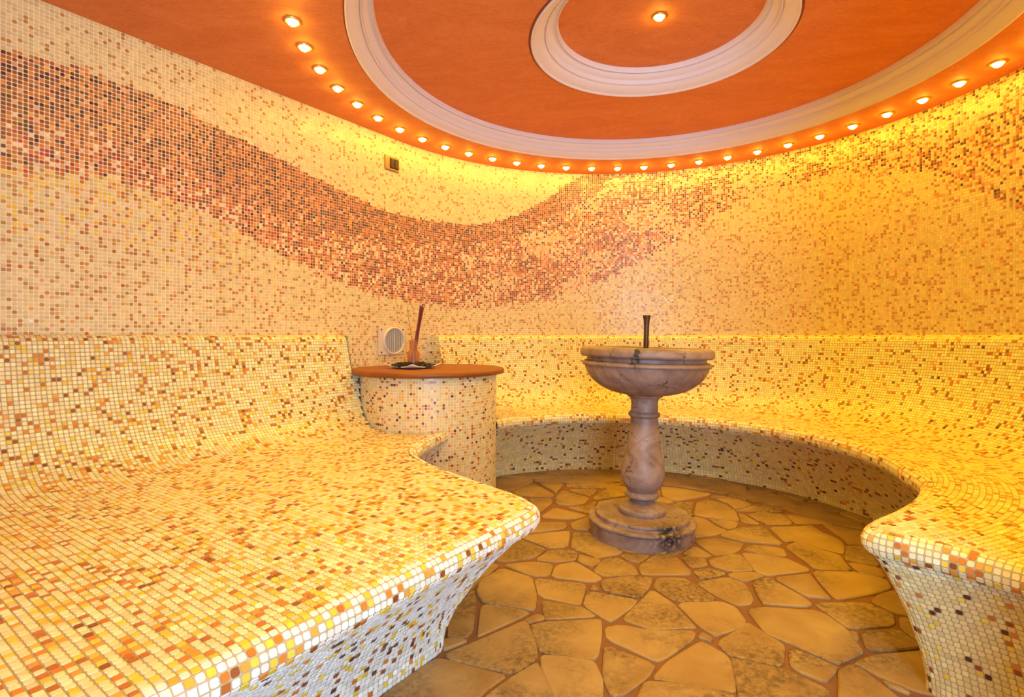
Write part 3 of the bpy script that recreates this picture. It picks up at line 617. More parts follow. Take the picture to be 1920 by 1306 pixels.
 [(0.063,1.305),(0.022,1.238),(0.055,1.121),(0.172,1.136),(0.193,1.23)],
 [(-0.313,0.161),(-0.404,0.267),(-0.497,0.257),(-0.537,0.204),(-0.453,0.056)],
 [(0.785,2.863),(0.675,2.9),(0.613,2.812),(0.659,2.689),(0.729,2.665)],
 [(0.454,3.009),(0.612,3.024),(0.612,3.229),(0.595,3.248),(0.532,3.231)],
 [(0.18,0.002),(0.26,0.114),(0.176,0.176),(0.06,0.133),(0.075,0.015)],
 [(-0.181,2.505),(-0.158,2.389),(-0.114,2.365),(-0.023,2.531),(-0.118,2.558)],
 [(0.718,3.619),(0.814,3.519),(0.878,3.537),(0.835,3.708)],
 [(-0.97,-0.008),(-1.121,-0.008),(-1.16,-0.097),(-1.115,-0.211),(-1.075,-0.229),(-0.89,-0.136),(-0.889,-0.121)],
 [(1.466,1.997),(1.569,1.971),(1.613,2.089),(1.571,2.146),(1.515,2.105)],
 [(0.67,3.229),(0.782,3.204),(0.837,3.292),(0.748,3.381)],
 [(1.573,1.945),(1.459,1.982),(1.413,1.88),(1.42,1.852),(1.516,1.811)],
 [(1.471,1.208),(1.464,1.33),(1.372,1.411),(1.248,1.332),(1.248,1.171),(1.306,1.13),(1.443,1.176)],
 [(-0.115,1.072),(-0.125,0.98),(-0.001,0.897),(0.054,0.93),(0.019,1.072)],
 [(-1.055,0.728),(-1.118,0.623),(-1.088,0.505),(-1.025,0.467),(-0.888,0.521),(-0.888,0.705),(-0.945,0.756)],
 [(0.61,0.024),(0.631,-0.121),(0.802,-0.057),(0.702,0.063)],
 [(-0.296,3.685),(-0.226,3.585),(-0.114,3.565),(-0.12,3.776),(-0.233,3.836),(-0.275,3.806)],
 [(0.317,3.617),(0.33,3.634),(0.151,3.719),(0.153,3.661)],
 [(-0.134,0.966),(-0.233,0.895),(-0.247,0.811),(-0.049,0.789),(-0.011,0.884)],
 [(0.456,1.13),(0.379,1.163),(0.291,1.032),(0.436,0.951),(0.475,0.996)],
 [(0.708,3.393),(0.733,3.406),(0.764,3.497),(0.707,3.54),(0.6,3.472)],
 [(0.505,-0.396),(0.523,-0.427),(0.641,-0.459),(0.747,-0.397),(0.757,-0.36),(0.755,-0.326),(0.601,-0.172)],
 [(-1.038,0.427),(-1.066,0.426),(-1.15,0.336),(-1.146,0.214),(-1.129,0.198),(-0.936,0.198),(-0.904,0.293)],
 [(0.063,-0.391),(0.112,-0.445),(0.235,-0.45),(0.31,-0.381),(0.198,-0.185),(0.134,-0.203)],
 [(-0.468,-0.213),(-0.546,-0.242),(-0.568,-0.419),(-0.522,-0.454),(-0.4,-0.439),(-0.378,-0.41),(-0.378,-0.277)],
 [(-0.532,2.586),(-0.532,2.453),(-0.397,2.415),(-0.36,2.526),(-0.506,2.61)],
 [(-0.761,2.736),(-0.775,2.641),(-0.743,2.598),(-0.543,2.598),(-0.514,2.624),(-0.511,2.644),(-0.569,2.76)],
]

# ------------------------------------------------------------------ floor
fo = bpy.data.meshes.new('floor'); bm = bmesh.new()
ring_s = np.linspace(S0, S1, 80)
plan = [tuple(p) for p in wall_pt(ring_s)]
LF = uv(2.1, S0); PASS_L = (float(LF[0]), float(LF[1])); JX = 1.05
plan_all = plan+[(JX, float(JAMB[1])-.05), (JX, -1.6), (PASS_L[0], -1.6), PASS_L]
vs = [bm.verts.new((x, y, 0)) for x, y in plan_all]
bm.faces.new(list(reversed(vs))); bm.normal_update()
bm.to_mesh(fo); bm.free()
floor = link('floor', fo, M_FGROUT); floor['kind'] = 'structure'
if floor.data.polygons[0].normal.z < 0: floor.data.flip_normals()
for k, poly in enumerate(STONES):
    p = np.array(poly)
    if shoelace(p) < 0: p = p[::-1]
    m = len(p); q = []                                    # soften the corners
    for i in range(m):
        a, b, c = p[i-1], p[i], p[(i+1) % m]
        for d, w in ((a, .16), (c, .16)):
            l = np.linalg.norm(d-b); q.append(b+(d-b)*min(w, .02/max(l, 1e-6)))
    q = np.array(q); ctr = q.mean(0)
    h = 0.006+0.004*rng.random()
    def inset(d): 
        v = ctr-q; l = np.linalg.norm(v, axis=1, keepdims=True); return q+v*np.minimum(.4, d/np.maximum(l, 1e-6))
    m = len(q); lo_, mi, to = inset(-.006), inset(-.005), inset(.001)
    V = [(*(a-ctr), -.002) for a in lo_]+[(*(a-ctr), h*.65) for a in mi]+[(*(a-ctr), h) for a in to]
    F = []
    for r in (0, 1):
        for i in range(m): F.append([r*m+i, r*m+(i+1) % m, (r+1)*m+(i+1) % m, (r+1)*m+i])
    F.append([2*m+i for i in range(m)])
    me = bpy.data.meshes.new('flagstone'); me.from_pydata(V, [], F)
    o = link('flagstone', me, M_STONE, floor); o.location = (*ctr, 0)

# ------------------------------------------------------------------ wave pattern of the walls, along the wall (s) and up (z)
UP = np.array([(-.6, 1.95), (.2, 2.09), (.556, 2.132), (.608, 2.146), (.687, 2.157), (.753, 2.162), (.846, 2.172), (.98, 2.166), (1.128, 2.155), (1.249, 2.134), (1.398, 2.101), (1.57, 2.067), (1.78, 2.016), (2.02, 1.967), (2.178, 1.932), (2.472, 1.886), (2.719, 1.876), (2.97, 1.877), (3.134, 1.88), (3.382, 1.898), (3.544, 1.933), (3.788, 2.022), (3.952, 2.12), (4.11, 2.221), (4.205, 2.299), (4.313, 2.367), (4.426, 2.41), (9, 3.5)])
LO = np.array([(-.6, 1.55), (.2, 1.65), (.556, 1.678), (.653, 1.686), (.814, 1.707), (.973, 1.712), (1.128, 1.683), (1.379, 1.625), (1.672, 1.511), (2.02, 1.377), (2.44, 1.287), (2.935, 1.229), (3.431, 1.224), (3.725, 1.254), (4.157, 1.339), (4.393, 1.41), (4.761, 1.593), (5.072, 1.766), (5.288, 1.865), (5.456, 1.974), (5.66, 2.08), (6.012, 2.144), (6.261, 2.16), (6.494, 2.129), (6.776, 2.059), (6.986, 1.972), (7.139, 1.869), (7.258, 1.789), (7.45, 1.644), (8.2, 1.25), (10, 1.0)])
MID = np.array([(-.6, 1.8), (.556, 1.88), (.687, 1.895), (.911, 1.886), (1.128, 1.852), (1.379, 1.793), (1.672, 1.709), (2.02, 1.66), (2.44, 1.655), (2.935, 1.70), (3.431, 1.74), (3.725, 1.82), (4.11, 2.0), (4.393, 2.25), (5, 2.5), (10, 2.6)])
def wall_colours(s, z):
    n = len(s); up = np.interp(s, UP[:, 0], UP[:, 1]); lo = np.interp(s, LO[:, 0], LO[:, 1]); mid = np.interp(s, MID[:, 0], MID[:, 1])
    jit = rng.normal(0, .012, n)
    left = np.clip((2.6-s)/1.6, 0, 1); right = np.clip((s-4.6)/1.0, 0, 1)
    cid = pick(n, {12: .35, 13: .38, 14: .17, 10: .125})            # above the wave
    below = z < lo
    b = pick(n, {12: .36, 13: .22, 14: .25, 10: .155, 6: .012, 4: .015, 11: .02})
    cid = np.where(below, b, cid)
    # yellow drift just below the wave on the left
    py = np.clip(1-(lo-z)/.38, 0, 1)*np.clip((2.0-s)/.9, 0, 1)*.58
    cid = np.where(below & (rng.random(n) < py), pick(n, {3: .52, 4: .18, 6: .12, 10: .18}), cid)
    band = (z+jit*.4 <= up) & (z+jit >= lo)
    dark = band & (z+jit*3 > mid)
    lower = band & ~dark
    cid = np.where(dark, pick(n, {7: .36, 8: .17, 6: .27, 5: .10, 4: .05, 11: .05}), cid)
    low_mid = pick(n, {7: .20, 6: .20, 5: .12, 11: .22, 2: .16, 9: .05, 8: .05})
    low_left = pick(n, {7: .17, 6: .22, 5: .15, 9: .15, 11: .12, 2: .13, 8: .06})
    low_right = pick(n, {7: .17, 6: .14, 5: .08, 12: .28, 14: .16, 11: .10, 8: .07})
    cid = np.where(lower, np.where(rng.random(n) < left*1.2, low_left, np.where(rng.random(n) < right, low_right, low_mid)), cid)
    # pale clouds inside the wave
    cl = np.sin(s*5.1+z*7)+np.sin(s*9.7-z*11+1)+np.sin(s*3.3+z*17+2)
    cid = np.where(lower & (s > 3.3) & (cl > 0.7) & (rng.random(n) < .55), pick(n, {12: .5, 14: .3, 11: .2}), cid)
    return cid

def wall(name, sa, sb, singles):
    o = empty(name); o['kind'] = 'structure'
    nz = int(round((H-1.0)/P)); zs = H-np.arange(nz+14)*((H-1.0)/nz)
    ns = int(round((sb-sa)/P)); ss = np.linspace(sa, sb, ns+1)
    zs = zs[::-1]
    G = xyz(np.repeat(wall_pt(ss)[None], len(zs), 0), np.repeat(zs[:, None], ns+1, 1))
    Q = grid_quads(G)
    zc = Q[:, :, 2].mean(1); sc_ = np.tile((ss[:-1]+ss[1:])/2, len(zs)-1)
    # below the ledge only where the wall shows behind the side table
    keep = (zc > 1.0) | ((sc_ > 2.05) & (sc_ < 3.15))
    Q, zc, sc_ = Q[keep], zc[keep], sc_[keep]
    mosaic(o, Q, wall_colours(sc_, zc), None, singles, 8.0, M_GROUT_WALL, 'wall_render')
    # plain masonry behind and below
    me = bpy.data.meshes.new('wall_backing'); k = max(6, int((sb-sa)/.15)); a = wall_pt(np.linspace(sa, sb, k+1), -.004); b2 = wall_pt(np.linspace(sa, sb, k+1), -.12)
    V = [(*p, 0) for p in a]+[(*p, H) for p in a]+[(*p, 0) for p in b2]+[(*p, H) for p in b2]; m = k+1
    F = [[i, i+1, m+i+1, m+i] for i in range(k)]+[[2*m+i+1, 2*m+i, 3*m+i, 3*m+i+1] for i in range(k)]+[[m+i, m+i+1, 3*m+i+1, 3*m+i] for i in range(k)]
    me.from_pydata(V, [], F); link('masonry', me, M_GROUT_WALL, o)
    return o
wall('wall_left', S0, VT, 300)
SM = s_of_deg(35)
wall('wall_back', VT, SM, 0)
wall('wall_right', SM, S1, 0)

# front walls: beside the lounging bench and the doorway passage behind the camera
def slab_wall(name, pts, mat, t=0.1, z0=0.0, z1=H):
    p = np.array(pts, float); d = np.diff(p, axis=0); d = np.concatenate([d, d[-1:]]); l = np.linalg.norm(d, axis=1, keepdims=True); nn = np.stack([d[:, 1], -d[:, 0]], 1)/l
    q = p+nn*t; m = len(p)
    V = [(*a, z0) for a in p]+[(*a, z1) for a in p]+[(*a, z0) for a in q]+[(*a, z1) for a in q]
    F = [[i, i+1, m+i+1, m+i] for i in range(m-1)]+[[2*m+i+1, 2*m+i, 3*m+i, 3*m+i+1] for i in range(m-1)]+[[m+i, m+i+1, 3*m+i+1, 3*m+i] for i in range(m-1)]
    F += [[0, m, 3*m, 2*m], [m-1, 2*m-1+2*m, 3*m-1, 2*m-1][:0] or [m-1, 3*m-1, 4*m-1, 2*m-1]]
    me = bpy.data.meshes.new(name); me.from_pydata(V, [], F); o = link(name, me, mat); o['kind'] = 'structure'; return o
M_PAINT = simple('cream_painted_wall', (0.62, 0.50, 0.38), 0.8)
wl = uv(0, S0)
slab_wall('wall_front', [PASS_L, (PASS_L[0], -1.6), (0.05, -1.6)], M_PAINT, -0.1)
slab_wall('wall_near', [tuple(wl), PASS_L], M_PAINT, 0.1)
slab_wall('wall_light_block', [(0.85, -1.6), (JX, -1.6), (JX, float(JAMB[1])-.05), (float(JAMB[0]), float(JAMB[1]))], M_PAINT, 0.1)  # unseen passage wall, its jamb pushed inward to block daylight on the right
slab_wall('wall_lintel', [(0.05, -1.6), (0.85, -1.6)], M_PAINT, 0.1, 2.1, H)

# ------------------------------------------------------------------ ceiling: soffit, raised ring, raised centre
def path_radius(th):
    """distance from the room centre to the plan outline along direction th"""
    d = np.array([math.cos(th), math.sin(th)]); best = 9.0
    m = len(plan_all)
    for i in range(m):
        a = np.array(plan_all[i])-C2; b = np.array(plan_all[(i+1) % m])-C2; e = b-a
        den = d[0]*e[1]-d[1]*e[0]
        if abs(den) < 1e-9: continue
        t = (a[0]*e[1]-a[1]*e[0])/den; w = (a[0]*d[1]-a[1]*d[0])/den
        if t > 0.5 and -1e-6 <= w <= 1+1e-6: best = min(best, t)
    return best
NA = 192
ths = [2*math.pi*i/NA for i in range(NA)]
def lathe(name, prof, mat, parent=None, centre=C2, nseg=NA, smooth=True, close=False):
    V = []; m = len(prof); F = []
    for i in range(nseg):
        c, s = math.cos(2*math.pi*i/nseg), math.sin(2*math.pi*i/nseg)
        for r, z in prof: V.append((centre[0]+r*c, centre[1]+r*s, z))
    for i in range(nseg):
        j = (i+1) % nseg
        for k in range(m-1 if not close else m):
            k2 = (k+1) % m; F.append([i*m+k, j*m+k, j*m+k2, i*m+k2])
    me = bpy.data.meshes.new(name); me.from_pydata(V, [], F)
    bm = bmesh.new(); bm.from_mesh(me); bmesh.ops.remove_doubles(bm, verts=bm.verts, dist=1e-6); bmesh.ops.recalc_face_normals(bm, faces=bm.faces); bm.to_mesh(me); bm.free()
    if smooth:
        me.polygons.foreach_set('use_smooth', [True]*len(me.polygons))
        try: me.set_sharp_from_angle(angle=math.radians(38))
        except Exception: pass
    return link(name, me, mat, parent)
R1, R2, R3, R4 = 1.523, 1.401, 0.646, 0.504
Z1, Z2, Z3 = H, 2.508, 2.615
V = []; F = []
for th in ths:
    ro = path_radius(th)+.05
    d = np.array([math.cos(th), math.sin(th)])
    for r in (ro, R1-.004): V.append((*(C2+d*r), Z1))
    for r in (R2+.004, R3-.004): V.append((*(C2+d*r), Z2))
    V.append((*(C2+d*(R4+.004)), Z3))
    V.append((*(C2+d*ro), Z3+.12))
for i in range(NA):
    j = (i+1) % NA; a, b = 6*i, 6*j
    F += [[a, b, b+1, a+1], [a+1, b+1, b+2, a+2], [a+2, b+2, b+3, a+3], [a+3, b+3, b+4, a+4], [a, a+5, b+5, b]]
F.append([6*i+4 for i in range(NA)][::-1]); F.append([6*i+5 for i in range(NA)])
me = bpy.data.meshes.new('ceiling'); me.from_pydata(V, [], F)
bm = bmesh.new(); bm.from_mesh(me); bmesh.ops.recalc_face_normals(bm, faces=bm.faces); bm.to_mesh(me); bm.free()
ceil = link('ceiling', me, M_CEIL); ceil['kind'] = 'structure'
def mould(name, ro, z0, ri, z1):
    w = ro-ri; h = z1-z0
    pr = [(0, 0.02), (0.0, -.07), (.05, -.09), (.09, -.05), (.11, .0), (.22, .05), (.38, .16), (.49, .33), (.515, .40), (.52, .33), (.55, .29), (.58, .32), (.60, .42), (.60, .52), (.63, .54),
          (.70, .57), (.79, .68), (.82, .74), (.82, .80), (.92, .82), (.925, .74), (.95, .72), (.97, .76), (.985, .90), (1.0, 1.0), (1.0, 1.06), (.5, 1.06), (-.02, .3)]
    o = lathe(name, [(ro-w*a, z0+h*b) for a, b in pr], M_TRIM, None, close=True); o['kind'] = 'structure'
    return o
t1 = mould('trim_1', R1, Z1, R2, Z2); t2 = mould('trim_2', R3, Z2, R4, Z3)
lathe('paint_and_shadow_line', [(R1+.0005, Z1+.001), (R1+.0005, Z1-.0015), (R1+.007, Z1-.0015), (R1+.007, Z1+.001)], M_LINE, t1, close=True, smooth=False)  # outer ring: thin shadow line beside the moulding, put in as colour
lathe('paint_and_shadow_line', [(R3+.0005, Z2+.001), (R3+.0005, Z2-.0015), (R3+.012, Z2-.0015), (R3+.012, Z2+.001)], M_LINE, t2, close=True, smooth=False)

# ------------------------------------------------------------------ lamps
def lamp_meshes():
    r = lambda prof, nm, mat: lathe_mesh(prof, nm, mat)
    return r([(.035, .001), (.035, -.003), (.032, -.006), (.026, -.006), (.0245, -.003), (.0245, .001)], 'ring', M_RING), r([(.0240, 0), (.0234, -.007), (.019, -.015), (.011, -.0205), (0.0001, -.022)], 'bulb', M_BULB)
def lathe_mesh(prof, nm, mat, nseg=20):
    V, F = [], []; m = len(prof)
    for i in range(nseg):
        c, s = math.cos(2*math.pi*i/nseg), math.sin(2*math.pi*i/nseg)
        V += [(q*c, q*s, z) for q, z in prof]
    for i in range(nseg):
        j = (i+1) % nseg
        F += [[i*m+k, j*m+k, j*m+k+1, i*m+k+1] for k in range(m-1)]
    me = bpy.data.meshes.new(nm); me.from_pydata(V, [], F); bm = bmesh.new(); bm.from_mesh(me)
    bmesh.ops.remove_doubles(bm, verts=bm.verts, dist=2e-4); bmesh.ops.recalc_face_normals(bm, faces=bm.faces); bm.to_mesh(me); bm.free()
    me.polygons.foreach_set('use_smooth', [True]*len(me.polygons)); me.materials.append(mat); return me
ring_me, bulb_me = lamp_meshes()
LP = bpy.data.lights.new('halogen', 'SPOT'); LP.spot_size = math.radians(126); LP.spot_blend = 0.9; LP.energy = LAMP_W; LP.color = LAMP_COL; LP.shadow_soft_size = .012
LC = bpy.data.lights.new('halogen_centre', 'SPOT'); LC.spot_size = math.radians(150); LC.spot_blend = 0.8; LC.energy = CENTRE_W; LC.color = LAMP_COL; LC.shadow_soft_size = .015
AIM = math.radians(20)          # the ring lamps are turned a little towards the middle
def spotlight(x, y, z, label, group, light=LP, aim=None):
    t = empty('ceiling_spotlight', (x, y, z)); tag(t, label, 'lamp', group)
    a = link('lamp_ring', ring_me, None, t); b = link('bulb', bulb_me, None, t)
    l = bpy.data.objects.new('lamp_light', light); COL.objects.link(l); l.parent = t; l.location = (0, 0, -.038)
    if aim is not None: l.rotation_euler = Vector((math.sin(AIM)*aim[0], math.sin(AIM)*aim[1], -math.cos(AIM))).to_track_quat('-Z', 'Y').to_euler()
    return t
ORD = ['first', 'second', 'third', 'fourth', 'fifth', 'sixth', 'seventh', 'eighth', 'ninth', 'tenth', 'eleventh', 'twelfth', 'thirteenth', 'fourteenth']
for i in range(28):
    d = 191.3-7.057*i; a = math.radians(d)
    if i < 14: lab = 'small glowing ceiling spotlight, %s from the left in the outer ring of lamps' % ORD[i]
    else: lab = 'small glowing ceiling spotlight, %s from the right in the outer ring of lamps' % ORD[27-i]
    if i == 0: lab = 'small glowing ceiling spotlight, leftmost of the outer ring of lamps'
    if i == 27: lab = 'small glowing ceiling spotlight, rightmost of the outer ring of lamps'
    spotlight(C2[0]+1.753*math.cos(a), C2[1]+1.753*math.sin(a), H-.001, lab, 'ceiling spotlights around the outer ring', LP, (-math.cos(a), -math.sin(a)))
for i in range(28, 51):
    a = math.radians(191.3-360/51*i)
    spotlight(C2[0]+1.753*math.cos(a), C2[1]+1.753*math.sin(a), H-.001, 'small ceiling spotlight of the lamp ring above the doorway, behind the view', 'ceiling spotlights near the doorway', LP, (-math.cos(a), -math.sin(a)))
spotlight(.745, 2.709, Z3-.001, 'single glowing spotlight at the centre of the small round ceiling recess', None, LC)
LQ = bpy.data.lights.new('added_passage_fill', 'SPOT'); LQ.energy = FILL_W; LQ.color = (1.0, 0.66, 0.10); LQ.shadow_soft_size = .03; LQ.spot_size = math.radians(150); LQ.spot_blend = .6  # fill light added behind the camera to brighten the right bench's end face
spotlight(.10, -.15, H-.001, 'added unseen spotlight behind the view, brightening the right bench end', None, LQ)

# ------------------------------------------------------------------ seats: common profile (distance from the wall, height)
BACK = [(0.0, 1.0), (.050, 1.0), (.082, .990), (.100, .965), (.115, .90), (.150, .77), (.197, .66), (.252, .568), (.318, .502), (.40, .458), (.50, .442)]
G_SK = np.array([(.385, 0.0), (.357, .15), (.293, .40), (.217, .64), (.123, .87), (.05, .98), (0.0, 1.0)])   # skirt: height, share of the set-back
COLC = np.array([-0.54, 3.50]); COLR = 0.435; SLABR = 0.49
Z_SEAT = 0.450
LIP = [(-.040, Z_SEAT), (-.026, .4485), (-.012, .441), (-.003, .428), (0.0, .413), (-.004, .397), (-.014, .385), (-.026, .380)]   # roll: outward offset, height

def rail_frame(p):
    t = np.gradient(p, axis=0); t /= np.linalg.norm(t, axis=1, keepdims=True)
    return t, np.stack([t[:, 1], -t[:, 0]], 1)          # right-hand normal = outward
def lip_and_skirt(lip_pts, foot_pts, out, colour_lip=BENCH, colour_skirt=SKIRT, skip=1):
    """rolled edge swept along the lip rail and a skirt lofted down to the foot rail; both run with the seat on their left"""
    lp, fp = catmull(lip_pts), catmull(foot_pts)
    L = arclen(lp); n = int(round(L[-1]/P)); q = np.linspace(0, L[-1], n+1)
    a, b = at_len(lp, L, q), at_len(fp, L, q)
    t, o = rail_frame(a)
    prof = resample_profile(LIP)
    G = np.stack([xyz(a+o*d, np.full(n+1, z)) for d, z in prof])          # rows downwards
    out.append((grid_quads(G)[:, [3, 2, 1, 0]], colour_lip))
    base = a+o*prof[-1][0]
    zs = np.linspace(prof[-1][1], 0, 40); g = np.interp(-zs, -G_SK[:, 0], G_SK[:, 1]); g = (g-g[0])/(1-g[0])
    dep = np.median(np.linalg.norm(b-base, axis=1)); L2 = arclen(np.stack([g*dep, zs], 1)); k = int(round(L2[-1]/P))
    w = np.linspace(0, L2[-1], k+1); gg, zz = np.interp(w, L2, g), np.interp(w, L2, zs)
    G = np.stack([xyz(base+(b-base)*h, np.full(n+1, z)) for h, z in zip(gg, zz)])
    out.append((grid_quads(G)[:, [3, 2, 1, 0]], colour_skirt))
    lim = abs(prof[0][0])-.0008; r = a+o*prof[0][0]
    d = np.linalg.norm(r[:, None]-lp[None, ::2], axis=-1).min(1)
    return r[d > lim]                                                   # rail where the flat of the seat ends
def gather(out):
    Q = np.concatenate([q for q, _ in out]); c = np.concatenate([pick(len(q), pr) for q, pr in out]); return Q, c

# ------------------------------------------------------------------ wide lounging bench on the left
lounger = empty('lounging_bench', (*uv(1.0, .8), 0))
tag(lounger, 'wide mosaic lounging bench with sloped backrest and rolled daylight-whitened edge along the left wall', 'bench')
V_END = 2.15
UVL = lambda l: uv(np.array([a for a, _ in l]), np.array([b for _, b in l]))
lip = UVL([(2.0, -.56), (2.0, -.3), (2.0, 0), (2.0, .3), (2.0, .6), (2.0, .9), (2.0, 1.1), (2.0, 1.25), (1.998, 1.37), (1.985, 1.44), (1.945, 1.492), (1.838, 1.54), (1.72, 1.570), (1.587, 1.603), (1.354, 1.666), (1.20, 1.73), (1.09, 1.79), (1.00, 1.885), (.925, 2.02), (.86, 2.18), (.815, 2.30)])
foot = UVL([(1.745, -.56), (1.745, -.3), (1.745, 0), (1.745, .3), (1.745, .6), (1.745, .9), (1.745, 1.1), (1.744, 1.19), (1.742, 1.235), (1.73, 1.265), (1.70, 1.29), (1.64, 1.315), (1.55, 1.34), (1.43, 1.375), (1.22, 1.44), (1.06, 1.51), (.93, 1.60), (.83, 1.72), (.75, 1.86), (.70, 2.02), (.68, 2.14)])
parts = []
inner = lip_and_skirt(lip, foot, parts, LIPC)
prof = resample_profile(BACK+[(.62, .437), (.8, .438), (1.0, .443), (1.25, .449), (1.5, Z_SEAT), (1.75, Z_SEAT), (2.0, Z_SEAT)])
nv = int(round((V_END+.56)/P)); vv = -.56+np.arange(nv+14)*P
G = np.stack([xyz(uv(np.full(len(vv), u), vv), np.full(len(vv), z)) for u, z in prof])
Q = grid_quads(G)
Q = Q[:, [3, 2, 1, 0]]
if quad_normals(Q)[len(Q)//2][2] < 0: Q = Q[:, [3, 2, 1, 0]]
# the bench stops against the side table
uc = np.array([(N2 @ COLC)-W0, E2 @ COLC])
def end_v(u):
    d = (COLR+.003)**2-(u-uc[0])**2
    return np.where(d > 0, uc[1]-np.sqrt(np.maximum(d, 0)), 9)
cu = (Q[:, :, :2].mean(1) @ N2)-W0; cvv = Q[:, :, :2].mean(1) @ E2
cz = Q[:, :, 2].mean(1); lim = np.where((cu < .2) & (cz > .76), V_END, np.maximum(uc[1]-np.sqrt(np.maximum((COLR+.003)**2-(cu-uc[0])**2, 0)), 0))
Q = Q[cvv < lim-P*.4]
Q, cp, cn = clip_cells(Q, inner, None)
parts.append((Q, BENCH))
# end cap of the backrest towards the side table
cap = []
for z in np.arange(.76, 1.0-P, P):
    umax = np.interp(-(z+P/2), [-b for _, b in BACK[3:]], [a for a, _ in BACK[3:]])
    us = np.linspace(0, umax, max(2, int(umax/P)+1))
    for a, b in zip(us[:-1], us[1:]):
        cap.append([[*uv(b, V_END-.0), z], [*uv(a, V_END), z], [*uv(a, V_END), z+P], [*uv(b, V_END), z+P]])
parts.append((np.array(cap), BENCH))
def strip_lip_end(parts):
    """drop the rolled-edge and skirt cells that would run into the side table"""
    out = []
    for q, pr in parts:
        c = q[:, :, :2].mean(1); out.append((q[np.linalg.norm(c-COLC, axis=1) > COLR+P*.3], pr))
    return out
parts = strip_lip_end(parts)
Q, cid = gather(parts)
cid = np.where(Q[:, :, 2].mean(1) > .50, pick(len(Q), BACKP), cid)
def mosaic_at(o, *a, **k):
    """build in world coordinates under an Empty that stands at the thing's base"""
    loc = o.location.copy(); o.location = (0, 0, 0)
    before = set(c.name for c in o.children)
    r = mosaic(o, *a, **k)
    o.location = loc
    for c in o.children:
        if c.name not in before:
            if c.name.startswith('tile'): c.location = c.location-loc
            else: c.data.transform(Matrix.Translation(-loc))
    return r
mosaic_at(lounger, Q, cid, (cp, pick(len(cp), BENCH), cn), 300, 9.0, M_GROUT_SEAT, 'bench_body')

# ------------------------------------------------------------------ round bench on the right
rbench = empty('curved_bench', (1.75, 3.55, 0))
tag(rbench, 'curved mosaic bench with high backrest following the round wall on the right', 'bench')
B2 = np.array([.62, 2.66])
arc = lambda r, d: (B2[0]+r*math.cos(math.radians(d)), B2[1]+r*math.sin(math.radians(d)))
degs = [139, 128, 116, 104, 92, 80, 68, 56, 44, 32, 20, 8, -4, -15, -25]
lipR = [arc(1.09, d) for d in degs]+[(1.563, 2.06), (1.478, 1.945), (1.355, 1.822), (1.215, 1.712), (1.118, 1.647), (1.045, 1.59), (1.004, 1.538), (1.010, 1.492), (1.055, 1.440), (1.13, 1.354), (1.20, 1.245), (1.30, 1.10), (1.365, 1.005), (1.415, .935)]
footR = [arc(1.34, d) for d in degs]+[(1.79, 1.95), (1.66, 1.80), (1.50, 1.70), (1.36, 1.625), (1.27, 1.575), (1.205, 1.54), (1.172, 1.512), (1.170, 1.485), (1.195, 1.442), (1.255, 1.352), (1.325, 1.25), (1.42, 1.10), (1.475, 1.005), (1.52, .935)]
# walk the rails so that the seat lies on their left
lipR, footR = lipR[::-1], footR[::-1]
partsR = []
RB = {0: .27, 1: .29, 2: .17, 3: .08, 4: .085, 5: .05, 6: .045, 7: .022}
lp = catmull(lipR)
t_, o_ = rail_frame(lp)
mid = len(lp)//2
if (o_[mid] @ (np.array([.62, 2.66])-lp[mid])) < 0:      # outward must point to the room's middle
    lipR, footR = lipR[::-1], footR[::-1]
innerR = lip_and_skirt(lipR, footR, partsR, RB, SKIRT_R)
prof = resample_profile(BACK+[(.62, .444), (.8, Z_SEAT), (.95, Z_SEAT), (1.12, Z_SEAT)])
TH_A, TH_B = math.radians(135.0), math.radians(-97.0)
rows = []; k = 0
while k < len(prof)-1:
    k2 = min(k+8, len(prof)-1); rm = R-prof[(k+k2)//2][0]; n = int(round(rm*(TH_A-TH_B)/P)); tt = np.linspace(TH_A, TH_B, n+1)
    G = np.stack([np.stack([C2[0]+(R-u)*np.cos(tt), C2[1]+(R-u)*np.sin(tt), np.full(n+1, z)], -1) for u, z in prof[k:k2+1]])
    uu = np.array([u for u, _ in prof[k:k2+1]])[:, None]; G[:, :, 2] = np.where((tt[None] < math.radians(-58)) & (uu > .30), Z_SEAT, G[:, :, 2])
    rows.append(grid_quads(G)); k = k2
Q = np.concatenate(rows)
if quad_normals(Q)[-5][2] < 0: Q = Q[:, [3, 2, 1, 0]]
c = Q[:, :, :2].mean(1)
ok = (np.linalg.norm(c-COLC, axis=1) > COLR+P*.5) & ~((c[:, 0] > JX-.01) & (c[:, 1] < JAMB[1]+.012)) & (c[:, 1] > JAMB[1]+.012)
Q = Q[ok]
Qa, cp, cn = clip_cells(Q, innerR, None)
partsR.append((Qa, RB))
cap = []
for z in np.arange(.76, 1.0-P, P):
    umax = np.interp(-(z+P/2), [-b for _, b in BACK[3:]], [a for a, _ in BACK[3:]])
    us = np.linspace(0, umax, max(2, int(umax/P)+1)); pt = lambda u: (C2[0]+(R-u)*math.cos(TH_A), C2[1]+(R-u)*math.sin(TH_A))
    for a, b in zip(us[:-1], us[1:]):
        cap.append([[*pt(a), z], [*pt(b), z], [*pt(b), z+P], [*pt(a), z+P]])
partsR.append((np.array(cap), RB))
partsR = strip_lip_end(partsR)
Q, cid = gather(partsR)
cid = np.where(Q[:, :, 2].mean(1) > .50, pick(len(Q), BACKR), cid)
tan_ = (Q[:, :, 2].mean(1) < .36) & (cid % NP_ < 3)     # duller tiles on the skirt under the round seat
cid = np.where(tan_, cid+12, cid)
mosaic_at(rbench, Q, cid, (cp, pick(len(cp), RB), cn), 300, 9.0, M_GROUT_SEAT, 'bench_body')

